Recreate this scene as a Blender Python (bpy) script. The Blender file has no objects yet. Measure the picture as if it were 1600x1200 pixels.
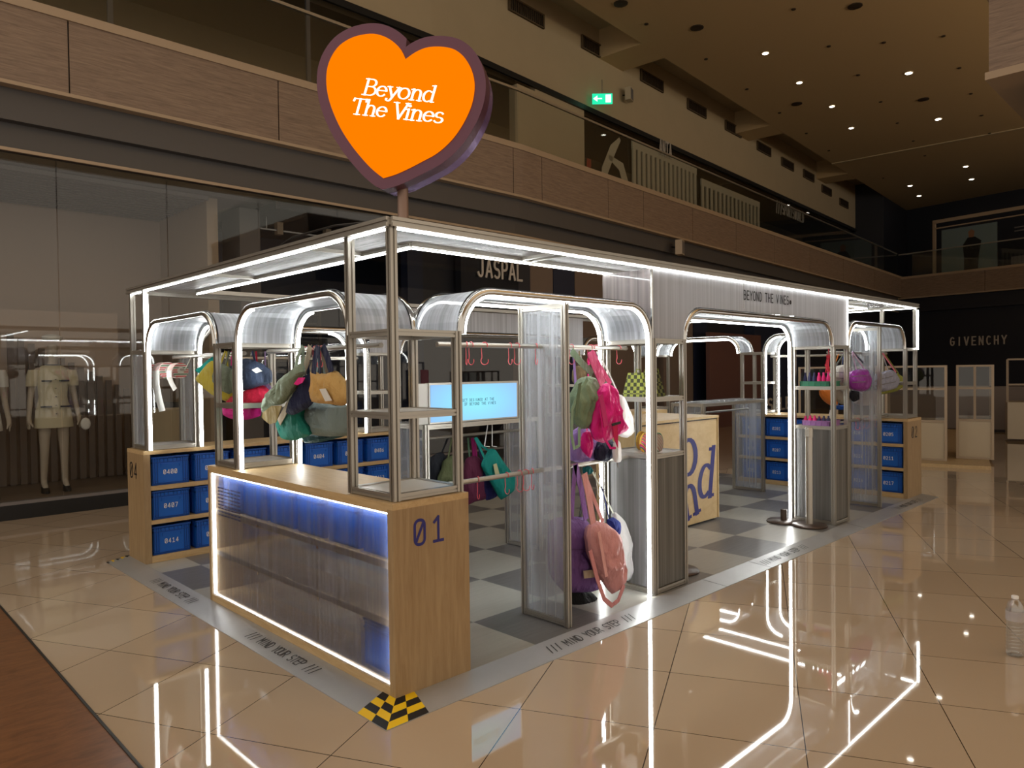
import bpy, math, random
from mathutils import Vector, noise
random.seed(7)
sc = bpy.context.scene
COL = sc.collection

# ---------------------------------------------------------------- camera
F_PX = 1138.12
YAW, PITCH, ROLL = 0.798702, -0.018631, -0.012535
CAM = Vector((-1.91782, -2.75988, 1.50441))
def _cam_axes():
    cy, sy, cp, sp = math.cos(YAW), math.sin(YAW), math.cos(PITCH), math.sin(PITCH)
    f = Vector((cy*cp, sy*cp, sp)); r = Vector((sy, -cy, 0)); u = r.cross(f)
    cr, sr = math.cos(ROLL), math.sin(ROLL)
    return r*cr + u*sr, u*cr - r*sr, f
CR, CU, CF = _cam_axes()
cam_data = bpy.data.cameras.new('camera'); cam = bpy.data.objects.new('camera', cam_data); COL.objects.link(cam)
from mathutils import Matrix
m = Matrix((CR, CU, -CF)).transposed().to_4x4(); m.translation = CAM
cam.matrix_world = m
cam_data.sensor_width = 36; cam_data.lens = 36*F_PX/1600; cam_data.clip_end = 200
sc.camera = cam
def P(x, y, ax, val):
    """measured point: where the sight line of a photo pixel meets the plane axis=val"""
    v = CF + CR*((x-800)/F_PX) + CU*(-(y-600)/F_PX)
    t = (val - CAM[ax])/v[ax]
    return CAM + v*t

# ---------------------------------------------------------------- light
sc.view_settings.view_transform = 'Standard'; sc.view_settings.look = 'None'
sc.view_settings.exposure = 0.48; sc.view_settings.gamma = 1.0
try: sc.view_settings.use_curve_mapping = False
except Exception: pass
w = bpy.data.worlds.new('mall_ambient'); sc.world = w; w.use_nodes = True
w.node_tree.nodes['Background'].inputs[0].default_value = (1.0, 0.87, 0.72, 1)
w.node_tree.nodes['Background'].inputs[1].default_value = 0.68
sc.cycles.max_bounces = 10; sc.cycles.transparent_max_bounces = 32
sc.cycles.diffuse_bounces = 3; sc.cycles.glossy_bounces = 4; sc.cycles.transmission_bounces = 6
sc.cycles.sample_clamp_indirect = 4.0; sc.cycles.caustics_reflective = False; sc.cycles.caustics_refractive = False
ZCE_ = 9.75
def area_lamp(name, loc, target, sx, sy, power, color):
    l = bpy.data.lights.new(name, 'AREA'); l.shape = 'RECTANGLE'; l.size = sx; l.size_y = sy; l.energy = power; l.color = color
    o = bpy.data.objects.new(name, l); COL.objects.link(o); o.location = loc
    o.rotation_euler = (Vector(target)-Vector(loc)).to_track_quat('-Z', 'Y').to_euler(); return o
# the mall's own warm ceiling lighting above the aisle, then added fill lamps
area_lamp('aisle_ceiling_light', (3, -4.5, 9.5), (3.5, -1.0, 0), 10, 4, 45, (1.0, 0.88, 0.74))
area_lamp('left_aisle_fill', (-5, 3, 9), (-1.5, 3.2, 0), 5, 5, 110, (1.0, 0.88, 0.74))  # added lamp, lifts the dark floor and ramp on the left
area_lamp('ceiling_fill_uplight', (14, -7.5, 6.2), (14, -7.5, ZCE_), 26, 1.2, 760, (1.0, 0.74, 0.42))  # unseen uplight added only to brighten the ceiling

# ---------------------------------------------------------------- materials
def srgb(r, g, b):
    f = lambda c: (c/12.92 if c <= 0.04045 else ((c+0.055)/1.055)**2.4)
    return (f(r/255), f(g/255), f(b/255), 1)
class NT:
    def __init__(s, name):
        s.m = bpy.data.materials.new(name); s.m.use_nodes = True; s.t = s.m.node_tree; s.t.nodes.clear()
        s.out = s.n('ShaderNodeOutputMaterial')
    def n(s, typ, **kw):
        x = s.t.nodes.new(typ)
        for k, v in kw.items():
            if k[0] == '_': setattr(x, k[1:], v)
            else:
                k2 = int(k[1:]) if k[0] == 'i' and k[1:].isdigit() else k.replace('_', ' ')
                x.inputs[k2].default_value = v
        return x
    def l(s, a, b): s.t.links.new(a, b)
    def math(s, op, a, b=None, c=None):
        x = s.n('ShaderNodeMath', _operation=op)
        for i, v in enumerate((a, b, c)):
            if v is None: continue
            if isinstance(v, (int, float)): x.inputs[i].default_value = v
            else: s.l(v, x.inputs[i])
        return x.outputs[0]
    def done(s, sh): s.l(sh, s.out.inputs[0]); return s.m
def pbr(name, col, rough=0.5, metal=0.0, spec=0.5, bump=0, bscale=50, var=0, vscale=8, stretch=(1, 1, 1), coat=0):
    t = NT(name); b = t.n('ShaderNodeBsdfPrincipled')
    b.inputs['Base Color'].default_value = col; b.inputs['Roughness'].default_value = rough
    b.inputs['Metallic'].default_value = metal; b.inputs['Specular IOR Level'].default_value = spec
    b.inputs['Coat Weight'].default_value = coat; b.inputs['Coat Roughness'].default_value = .1
    if var or bump:
        tc = t.n('ShaderNodeTexCoord'); mp = t.n('ShaderNodeMapping'); mp.inputs['Scale'].default_value = stretch
        t.l(tc.outputs['Object'], mp.inputs[0])
    if var:
        nz = t.n('ShaderNodeTexNoise', Scale=vscale, Detail=6.0, Roughness=0.6); t.l(mp.outputs[0], nz.inputs[0])
        mx = t.n('ShaderNodeMix', _data_type='RGBA')
        mx.inputs[6].default_value = tuple(c*(1-var) for c in col[:3])+(1,); mx.inputs[7].default_value = tuple(min(1, c*(1+var)) for c in col[:3])+(1,)
        cr = t.n('ShaderNodeMapRange'); cr.inputs[1].default_value = .3; cr.inputs[2].default_value = .7
        t.l(nz.outputs[0], cr.inputs[0]); t.l(cr.outputs[0], mx.inputs[0]); t.l(mx.outputs[2], b.inputs['Base Color'])
    if bump:
        nb = t.n('ShaderNodeTexNoise', Scale=bscale, Detail=4.0); t.l(mp.outputs[0], nb.inputs[0])
        bp = t.n('ShaderNodeBump', Strength=bump, Distance=0.01 if bump < .5 else .03); t.l(nb.outputs[0], bp.inputs['Height']); t.l(bp.outputs[0], b.inputs['Normal'])
    return t.done(b.outputs[0])
def emit(name, col, s):
    t = NT(name); e = t.n('ShaderNodeEmission', Color=col, Strength=s); return t.done(e.outputs[0])
def wood(name, col, dark, stretch, rough=0.45, scale=3):
    t = NT(name); b = t.n('ShaderNodeBsdfPrincipled', Roughness=rough)
    tc = t.n('ShaderNodeTexCoord'); mp = t.n('ShaderNodeMapping'); mp.inputs['Scale'].default_value = stretch
    t.l(tc.outputs['Object'], mp.inputs[0])
    nz = t.n('ShaderNodeTexNoise', Scale=scale, Detail=8.0, Roughness=0.65, Distortion=0.6); t.l(mp.outputs[0], nz.inputs[0])
    rp = t.n('ShaderNodeValToRGB'); rp.color_ramp.elements[0].position = .3; rp.color_ramp.elements[1].position = .68
    rp.color_ramp.elements[0].color = dark; rp.color_ramp.elements[1].color = col
    t.l(nz.outputs[0], rp.inputs[0]); t.l(rp.outputs[0], b.inputs['Base Color'])
    return t.done(b.outputs[0])
def poly(name, axis, alpha=0.36, col=(0.66, 0.69, 0.74, 1), rough=0.22, pitch=0.006, silver=0.35, refr=0.0):
    """twin-wall polycarbonate: see-through, hazy, with fine ribs varying along one axis"""
    t = NT(name)
    tc = t.n('ShaderNodeTexCoord'); sp = t.n('ShaderNodeSeparateXYZ'); t.l(tc.outputs['Object'], sp.inputs[0])
    rib = t.math('SINE', t.math('MULTIPLY', sp.outputs[axis], 2*math.pi/pitch))
    mp = t.n('ShaderNodeMapping'); mp.inputs['Scale'].default_value = tuple(42 if i == axis else 0.5 for i in range(3)); t.l(tc.outputs['Object'], mp.inputs[0])
    nz = t.n('ShaderNodeTexNoise', Scale=1.0, Detail=3.0); t.l(mp.outputs[0], nz.inputs[0])
    h = t.math('ADD', t.math('MULTIPLY', rib, .35), nz.outputs[0])
    bp = t.n('ShaderNodeBump', Strength=.35, Distance=0.002); t.l(h, bp.inputs['Height'])
    tr = t.n('ShaderNodeBsdfTransparent', Color=(0.93, 0.95, 0.97, 1))
    p = t.n('ShaderNodeBsdfPrincipled', Roughness=rough); p.inputs['Base Color'].default_value = col; p.inputs['Metallic'].default_value = silver
    p.inputs['Specular IOR Level'].default_value = .8; t.l(bp.outputs[0], p.inputs['Normal'])
    tl = t.n('ShaderNodeBsdfTranslucent', Color=col)
    m0 = t.n('ShaderNodeMixShader'); m0.inputs[0].default_value = .4; t.l(p.outputs[0], m0.inputs[1]); t.l(tl.outputs[0], m0.inputs[2])
    fac = t.math('ADD', alpha-.26, t.math('MULTIPLY', nz.outputs[0], .52))
    cm = t.n('ShaderNodeMix', _data_type='RGBA'); cm.inputs[6].default_value = tuple(c_*.55 for c_ in col[:3])+(1,); cm.inputs[7].default_value = tuple(min(1, c_*1.25) for c_ in col[:3])+(1,); cr_ = t.n('ShaderNodeMapRange'); cr_.inputs[1].default_value = .25; cr_.inputs[2].default_value = .75; t.l(nz.outputs[0], cr_.inputs[0]); t.l(cr_.outputs[0], cm.inputs[0]); t.l(cm.outputs[2], p.inputs['Base Color'])
    mx = t.n('ShaderNodeMixShader'); t.l(fac, mx.inputs[0])
    if refr:
        rf = t.n('ShaderNodeBsdfRefraction', Roughness=refr, IOR=1.25, Color=(.95, .96, 1, 1))
        m1 = t.n('ShaderNodeMixShader'); m1.inputs[0].default_value = .55; t.l(tr.outputs[0], m1.inputs[1]); t.l(rf.outputs[0], m1.inputs[2]); t.l(m1.outputs[0], mx.inputs[1])
    else: t.l(tr.outputs[0], mx.inputs[1])
    t.l(m0.outputs[0], mx.inputs[2])
    return t.done(mx.outputs[0])
def glass(name, tint=(0.9, 0.92, 0.92, 1), ior=1.5, base=0.0):
    t = NT(name); tr = t.n('ShaderNodeBsdfTransparent', Color=tint); g = t.n('ShaderNodeBsdfGlossy', Roughness=0.02, Color=(.9, .9, .9, 1))
    ge = t.n('ShaderNodeNewGeometry'); dp = t.n('ShaderNodeVectorMath', _operation='DOT_PRODUCT'); t.l(ge.outputs['Incoming'], dp.inputs[0]); t.l(ge.outputs['Normal'], dp.inputs[1])
    f0 = ((ior-1)/(ior+1))**2; k = t.math('POWER', t.math('SUBTRACT', 1.0, t.math('ABSOLUTE', dp.outputs['Value'])), 5.0); mx = t.n('ShaderNodeMixShader')
    t.l(t.math('ADD', t.math('MULTIPLY', k, .5), f0+base), mx.inputs[0]); t.l(tr.outputs[0], mx.inputs[1]); t.l(g.outputs[0], mx.inputs[2]); return t.done(mx.outputs[0])
def mesh_sheer(name, col, alpha):
    t = NT(name); tr = t.n('ShaderNodeBsdfTransparent'); p = t.n('ShaderNodeBsdfPrincipled', Roughness=.7); p.inputs['Base Color'].default_value = col
    mx = t.n('ShaderNodeMixShader'); mx.inputs[0].default_value = alpha; t.l(tr.outputs[0], mx.inputs[1]); t.l(p.outputs[0], mx.inputs[2]); return t.done(mx.outputs[0])

def mall_tiles():
    t = NT('mall_floor_tiles'); tc = t.n('ShaderNodeTexCoord'); sp = t.n('ShaderNodeSeparateXYZ'); t.l(tc.outputs['Object'], sp.inputs[0])
    a = math.radians(27.2); ca, sa = math.cos(a), math.sin(a); per = 0.602
    x = t.math('SUBTRACT', sp.outputs[0], .377); y = t.math('SUBTRACT', sp.outputs[1], -.427)
    u = t.math('ADD', t.math('MULTIPLY', x, ca), t.math('MULTIPLY', y, sa))
    v = t.math('SUBTRACT', t.math('MULTIPLY', y, ca), t.math('MULTIPLY', x, sa))
    def grout(c):
        f = t.math('FRACT', t.math('ADD', t.math('DIVIDE', c, per), 100.5))
        d = t.math('ABSOLUTE', t.math('SUBTRACT', f, .5)); return t.math('LESS_THAN', d, .0035)
    g = t.math('MAXIMUM', grout(u), grout(v))
    cx = t.n('ShaderNodeCombineXYZ'); t.l(t.math('FLOOR', t.math('ADD', t.math('DIVIDE', u, per), .0)), cx.inputs[0]); t.l(t.math('FLOOR', t.math('DIVIDE', v, per)), cx.inputs[1])
    wn = t.n('ShaderNodeTexWhiteNoise'); t.l(cx.outputs[0], wn.inputs[0])
    nz = t.n('ShaderNodeTexNoise', Scale=1.3, Detail=5.0); t.l(tc.outputs['Object'], nz.inputs[0])
    mx = t.n('ShaderNodeMix', _data_type='RGBA'); mx.inputs[6].default_value = srgb(184, 163, 138); mx.inputs[7].default_value = srgb(198, 180, 156)
    t.l(t.math('MULTIPLY', t.math('ADD', wn.outputs[0], nz.outputs[0]), .5), mx.inputs[0])
    m2 = t.n('ShaderNodeMix', _data_type='RGBA'); m2.inputs[7].default_value = srgb(50, 40, 32); t.l(mx.outputs[2], m2.inputs[6]); t.l(g, m2.inputs[0])
    b = t.n('ShaderNodeBsdfPrincipled'); t.l(m2.outputs[2], b.inputs['Base Color'])
    b.inputs['Roughness'].default_value = .03; b.inputs['Specular IOR Level'].default_value = 1.0; b.inputs['Coat Weight'].default_value = .22; b.inputs['Coat Roughness'].default_value = .015
    return t.done(b.outputs[0])
def checker_vinyl():
    t = NT('checker_vinyl'); tc = t.n('ShaderNodeTexCoord'); sp = t.n('ShaderNodeSeparateXYZ'); t.l(tc.outputs['Object'], sp.inputs[0])
    u = t.math('DIVIDE', t.math('SUBTRACT', sp.outputs[0], .302), .625); v = t.math('DIVIDE', t.math('ADD', sp.outputs[1], .115), .635)
    par = t.math('PINGPONG', t.math('ADD', t.math('FLOOR', u), t.math('FLOOR', v)), 1.0)
    mp = t.n('ShaderNodeMapping'); mp.inputs['Scale'].default_value = (2.0, 26, 1); t.l(tc.outputs['Object'], mp.inputs[0])
    nz = t.n('ShaderNodeTexNoise', Scale=1.6, Detail=7.0, Roughness=.65); t.l(mp.outputs[0], nz.inputs[0])
    a = t.n('ShaderNodeMix', _data_type='RGBA'); a.inputs[6].default_value = srgb(152, 152, 146); a.inputs[7].default_value = srgb(178, 178, 170); t.l(nz.outputs[0], a.inputs[0])
    d = t.n('ShaderNodeMix', _data_type='RGBA'); d.inputs[6].default_value = srgb(86, 86, 88); d.inputs[7].default_value = srgb(128, 128, 128); t.l(nz.outputs[0], d.inputs[0])
    mx = t.n('ShaderNodeMix', _data_type='RGBA'); t.l(par, mx.inputs[0]); t.l(a.outputs[2], mx.inputs[6]); t.l(d.outputs[2], mx.inputs[7])
    b = t.n('ShaderNodeBsdfPrincipled', Roughness=.3); t.l(mx.outputs[2], b.inputs['Base Color']); return t.done(b.outputs[0])
def checks(name, c1, c2, per):
    t = NT(name); tc = t.n('ShaderNodeTexCoord'); ck = t.n('ShaderNodeTexChecker', Color1=c1, Color2=c2, Scale=1/per); t.l(tc.outputs['Object'], ck.inputs[0])
    b = t.n('ShaderNodeBsdfPrincipled', Roughness=.75); t.l(ck.outputs[0], b.inputs['Base Color']); return t.done(b.outputs[0])
def stripes(name, cols, per, direction=(1, 0, 1)):
    t = NT(name); tc = t.n('ShaderNodeTexCoord'); sp = t.n('ShaderNodeSeparateXYZ'); t.l(tc.outputs['Object'], sp.inputs[0])
    s = t.math('ADD', t.math('ADD', t.math('MULTIPLY', sp.outputs[0], direction[0]), t.math('MULTIPLY', sp.outputs[1], direction[1])), t.math('MULTIPLY', sp.outputs[2], direction[2]))
    f = t.math('FRACT', t.math('ADD', t.math('DIVIDE', s, per), 50.0)); rp = t.n('ShaderNodeValToRGB'); rp.color_ramp.interpolation = 'CONSTANT'
    e = rp.color_ramp.elements; e[0].color = cols[0]; e[1].position = 1/len(cols); e[1].color = cols[1]
    for k in range(2, len(cols)): x = e.new(k/len(cols)); x.color = cols[k]
    t.l(f, rp.inputs[0]); b = t.n('ShaderNodeBsdfPrincipled', Roughness=.6); t.l(rp.outputs[0], b.inputs['Base Color']); return t.done(b.outputs[0])

M = {}
M['tiles'] = mall_tiles(); M['checker'] = checker_vinyl()
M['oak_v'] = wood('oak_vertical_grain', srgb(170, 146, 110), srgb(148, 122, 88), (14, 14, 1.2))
M['oak_h'] = wood('oak_horizontal_grain', srgb(204, 178, 134), srgb(184, 154, 110), (2.0, 14, 14))
M['oak_hy'] = wood('oak_long_grain', srgb(204, 178, 134), srgb(184, 154, 110), (14, 2.0, 14))
M['ply'] = wood('birch_plywood', srgb(214, 190, 144), srgb(196, 168, 120), (3, 12, 5), scale=2)
M['parquet'] = wood('dark_wood_floor', srgb(134, 92, 58), srgb(98, 64, 38), (3, 9, 1), rough=.35, scale=2.5)
M['band'] = wood('grey_wood_cladding', srgb(152, 132, 114), srgb(116, 98, 86), (1.2, 1.2, 16), rough=.5, scale=3)
M['alu'] = pbr('brushed_aluminium', srgb(176, 172, 164), .34, .85)
M['alu_dark'] = pbr('dark_aluminium', srgb(60, 58, 56), .5, .6)  # dark metal tone of the floor trim strip
M['chrome'] = pbr('polished_tube', srgb(200, 200, 198), .16, 1.0)
M['steel'] = pbr('steel_plate', srgb(178, 180, 182), .36, .45, var=.06, vscale=3, bump=.05, bscale=200)
M['rubber'] = pbr('black_gasket', srgb(18, 18, 20), .5)
M['led'] = emit('led_white', (.98, 1, .97, 1), 19)
M['led_soft'] = emit('led_soft', (1, .99, .95, 1), 6)
M['poly_x'] = poly('polycarbonate_ribs_x', 0); M['poly_y'] = poly('polycarbonate_ribs_y', 1)
M['polyc_x'] = poly('polycarbonate_curved_x', 0, alpha=.74, silver=.3, rough=.3); M['polyc_y'] = poly('polycarbonate_curved_y', 1, alpha=.74, silver=.3, rough=.3)
M['fascia'] = poly('polycarbonate_fascia', 0, alpha=1.3, col=(.60, .60, .63, 1), rough=.34, silver=.6)
M['fascia_y'] = poly('polycarbonate_fascia_side', 1, alpha=.80, col=(.55, .50, .50, 1), rough=.4, silver=.5)
M['roof_x'] = poly('polycarbonate_roof_x', 0, alpha=.6, col=(.6, .62, .66, 1)); M['roof_y'] = poly('polycarbonate_roof_y', 1, alpha=.6, col=(.6, .62, .66, 1))
M['base_x'] = poly('grey_polycarbonate_x', 0, alpha=.86, col=(.30, .30, .29, 1), silver=.1, rough=.35)
M['base_y'] = poly('grey_polycarbonate_y', 1, alpha=.8, col=(.30, .30, .30, 1), silver=.1, rough=.35)
M['front_poly'] = poly('counter_front_polycarbonate', 1, alpha=.22, col=(.42, .43, .55, 1), pitch=.013, silver=.2, refr=.13)
M['glass'] = glass('shopfront_glass', tint=(.86, .87, .87, 1)); M['glass_rail'] = glass('balustrade_glass', tint=(.9, .92, .91, 1), base=.0)
M['shelf_white'] = pbr('white_shelf', srgb(200, 200, 196), .35)
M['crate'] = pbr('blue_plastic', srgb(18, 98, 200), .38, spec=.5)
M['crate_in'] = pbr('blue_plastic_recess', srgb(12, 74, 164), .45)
M['white'] = pbr('white_vinyl', srgb(235, 235, 235), .5)
M['navy_ink'] = pbr('navy_vinyl', srgb(38, 38, 120), .5); M['black_ink'] = pbr('black_vinyl', srgb(20, 20, 24), .5)
M['ink_grey'] = pbr('etched_grey', srgb(60, 60, 62), .6)
M['yellow'] = pbr('yellow_tape', srgb(240, 200, 10), .5); M['black'] = pbr('black_plastic', srgb(16, 16, 18), .5)
M['pinkwire'] = pbr('pink_coated_wire', srgb(224, 92, 104), .35)
M['heart_face'] = emit('heart_light_face', srgb(255, 128, 0), .74)
M['heart_text'] = emit('heart_light_text', (1, .97, .86, 1), 1.35)
M['plum'] = pbr('plum_metal', srgb(104, 66, 84), .32, .35); M['lilac'] = pbr('lilac_metal', srgb(150, 120, 175), .25, .6)
M['pole'] = pbr('bronze_painted_pole', srgb(150, 124, 110), .4, .3)

# ---------------------------------------------------------------- builders
class MB:
    def __init__(s): s.v = []; s.f = []; s.mi = []; s.mats = []
    def _m(s, m):
        if m is None: return 0
        if m not in s.mats: s.mats.append(m)
        return s.mats.index(m)
    def add(s, vs, fs, m=None):
        o = len(s.v); s.v += [Vector(p) for p in vs]; k = s._m(m)
        for f in fs: s.f.append([i+o for i in f]); s.mi.append(k)
        return s
    def box(s, x0, x1, y0, y1, z0, z1, m=None):
        v = [(x, y, z) for z in (z0, z1) for y in (y0, y1) for x in (x0, x1)]
        return s.add(v, [(0, 2, 3, 1), (4, 5, 7, 6), (0, 1, 5, 4), (2, 6, 7, 3), (0, 4, 6, 2), (1, 3, 7, 5)], m)
    def prism(s, base, top, m=None):
        n = len(base); vs = list(base)+list(top); fs = [tuple(range(n-1, -1, -1)), tuple(range(n, 2*n))]
        fs += [(i, (i+1) % n, n+(i+1) % n, n+i) for i in range(n)]; return s.add(vs, fs, m)
    def tube(s, pts, r, n=8, m=None, closed=False, cap=True):
        pts = [Vector(p) for p in pts]; rs = r if isinstance(r, (list, tuple)) else [r]*len(pts); N = len(pts); rings = []; up = None
        for i, p in enumerate(pts):
            a = pts[i-1] if (i > 0 or closed) else p; b = pts[(i+1) % N] if (i < N-1 or closed) else p
            d = (b-a)
            if d.length < 1e-9: d = Vector((0, 0, 1))
            d.normalize()
            if up is None:
                up = Vector((0, 0, 1)) if abs(d.z) < .9 else Vector((1, 0, 0))
            e = up.cross(d)
            if e.length < 1e-6: e = d.orthogonal()
            e.normalize(); g = d.cross(e).normalized(); up = g
            rings.append([p + (e*math.cos(2*math.pi*k/n) + g*math.sin(2*math.pi*k/n))*rs[i] for k in range(n)])
        vs = [v for r_ in rings for v in r_]; fs = []
        for i in range(N if closed else N-1):
            j = (i+1) % N
            for k in range(n): fs.append((i*n+k, i*n+(k+1) % n, j*n+(k+1) % n, j*n+k))
        if cap and not closed: fs += [tuple(range(n-1, -1, -1)), tuple((N-1)*n+k for k in range(n))]
        return s.add(vs, fs, m)
    def sweep(s, pts, side, w, t, m=None):
        """flat strap: pts path, side = width direction (vector or list), w width, t thickness"""
        pts = [Vector(p) for p in pts]; N = len(pts); vs = []
        for i, p in enumerate(pts):
            d = (pts[min(i+1, N-1)]-pts[max(i-1, 0)]).normalized(); sd = Vector(side[i] if isinstance(side, list) else side)
            sd = (sd-d*sd.dot(d)); sd = sd.normalized() if sd.length > 1e-5 else d.orthogonal().normalized(); nn = d.cross(sd)
            ww = w[i] if isinstance(w, (list, tuple)) else w
            vs += [p+sd*ww/2+nn*t/2, p-sd*ww/2+nn*t/2, p-sd*ww/2-nn*t/2, p+sd*ww/2-nn*t/2]
        fs = [(3, 2, 1, 0), tuple((N-1)*4+k for k in range(4))]
        for i in range(N-1):
            for k in range(4): fs.append((i*4+k, i*4+(k+1) % 4, i*4+4+(k+1) % 4, i*4+4+k))
        return s.add(vs, fs, m)
    def profile(s, p0, p1, size, up=(0, 0, 1), m=None):
        """aluminium extrusion with a slot down each face"""
        p0, p1 = Vector(p0), Vector(p1); d = (p1-p0).normalized(); e = Vector(up).cross(d)
        if e.length < 1e-5: e = Vector((1, 0, 0))
        e.normalize(); g = d.cross(e).normalized(); h = size/2; a = size*.13; dp = size*.2
        q = []
        for k in range(4):
            c, sn = [(1, 0), (0, 1), (-1, 0), (0, -1)][k]
            for (x, y) in ((h, -h), (h, -a), (h-dp, -a), (h-dp, a), (h, a)): q.append((x*c-y*sn, x*sn+y*c))
        base = [p0+e*x+g*y for x, y in q]; top = [p1+e*x+g*y for x, y in q]
        return s.prism(base, top, m)
    def lathe(s, c, prof, n=24, m=None):
        c = Vector(c); vs = []; fs = []
        for (r, z) in prof: vs += [c+Vector((r*math.cos(2*math.pi*k/n), r*math.sin(2*math.pi*k/n), z)) for k in range(n)]
        L = len(prof)
        for i in range(L-1):
            for k in range(n): fs.append((i*n+k, i*n+(k+1) % n, (i+1)*n+(k+1) % n, (i+1)*n+k))
        fs += [tuple(range(n-1, -1, -1)), tuple((L-1)*n+k for k in range(n))]
        return s.add(vs, fs, m)
    def build(s, name, mat=None, parent=None, smooth=False):
        me = bpy.data.meshes.new(name); off = wloc(parent) if parent is not None else Vector((0, 0, 0))
        me.from_pydata([v-off for v in s.v], [], s.f); mats = s.mats if s.mats else []
        if mat is not None and not mats: me.materials.append(mat)
        for x in mats: me.materials.append(x if x is not None else mat)
        if mats:
            for p, k in zip(me.polygons, s.mi): p.material_index = k
        me.update()
        if smooth:
            for p in me.polygons: p.use_smooth = True
            try: me.set_sharp_from_angle(angle=math.radians(50))
            except Exception: pass
        o = bpy.data.objects.new(name, me); COL.objects.link(o)
        if parent is not None: o.parent = parent
        return o
def wloc(o):
    v = Vector((0, 0, 0))
    while o is not None: v += Vector(o.location); o = o.parent
    return v
def tag(o, label=None, cat=None, group=None, kind=None):
    if label: o['label'] = label
    if cat: o['category'] = cat
    if group: o['group'] = group
    if kind: o['kind'] = kind
    return o
def thing(name, loc, label, cat, group=None):
    o = bpy.data.objects.new(name, None); COL.objects.link(o); o.location = loc; o.empty_display_size = .1
    return tag(o, label, cat, group)
def copy_tree(o, parent=None):
    c = o.copy(); COL.objects.link(c); c.parent = parent
    for ch in list(o.children): copy_tree(ch, c)
    return c
def single(mb, name, mat, label, cat, group=None, smooth=False):
    """a thing that is one mesh, with its origin at its own place"""
    lo = Vector((min(v.x for v in mb.v), min(v.y for v in mb.v), min(v.z for v in mb.v))); hi = Vector((max(v.x for v in mb.v), max(v.y for v in mb.v), 0))
    c = Vector(((lo.x+hi.x)/2, (lo.y+hi.y)/2, lo.z)); mb.v = [v-c for v in mb.v]
    o = mb.build(name, mat, None, smooth); o.location = c; return tag(o, label, cat, group)
def struct(mb, name, mat, smooth=False, label=None):
    o = mb.build(name, mat, None, smooth); o['kind'] = 'structure'
    if label: o['label'] = label
    return o

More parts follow.
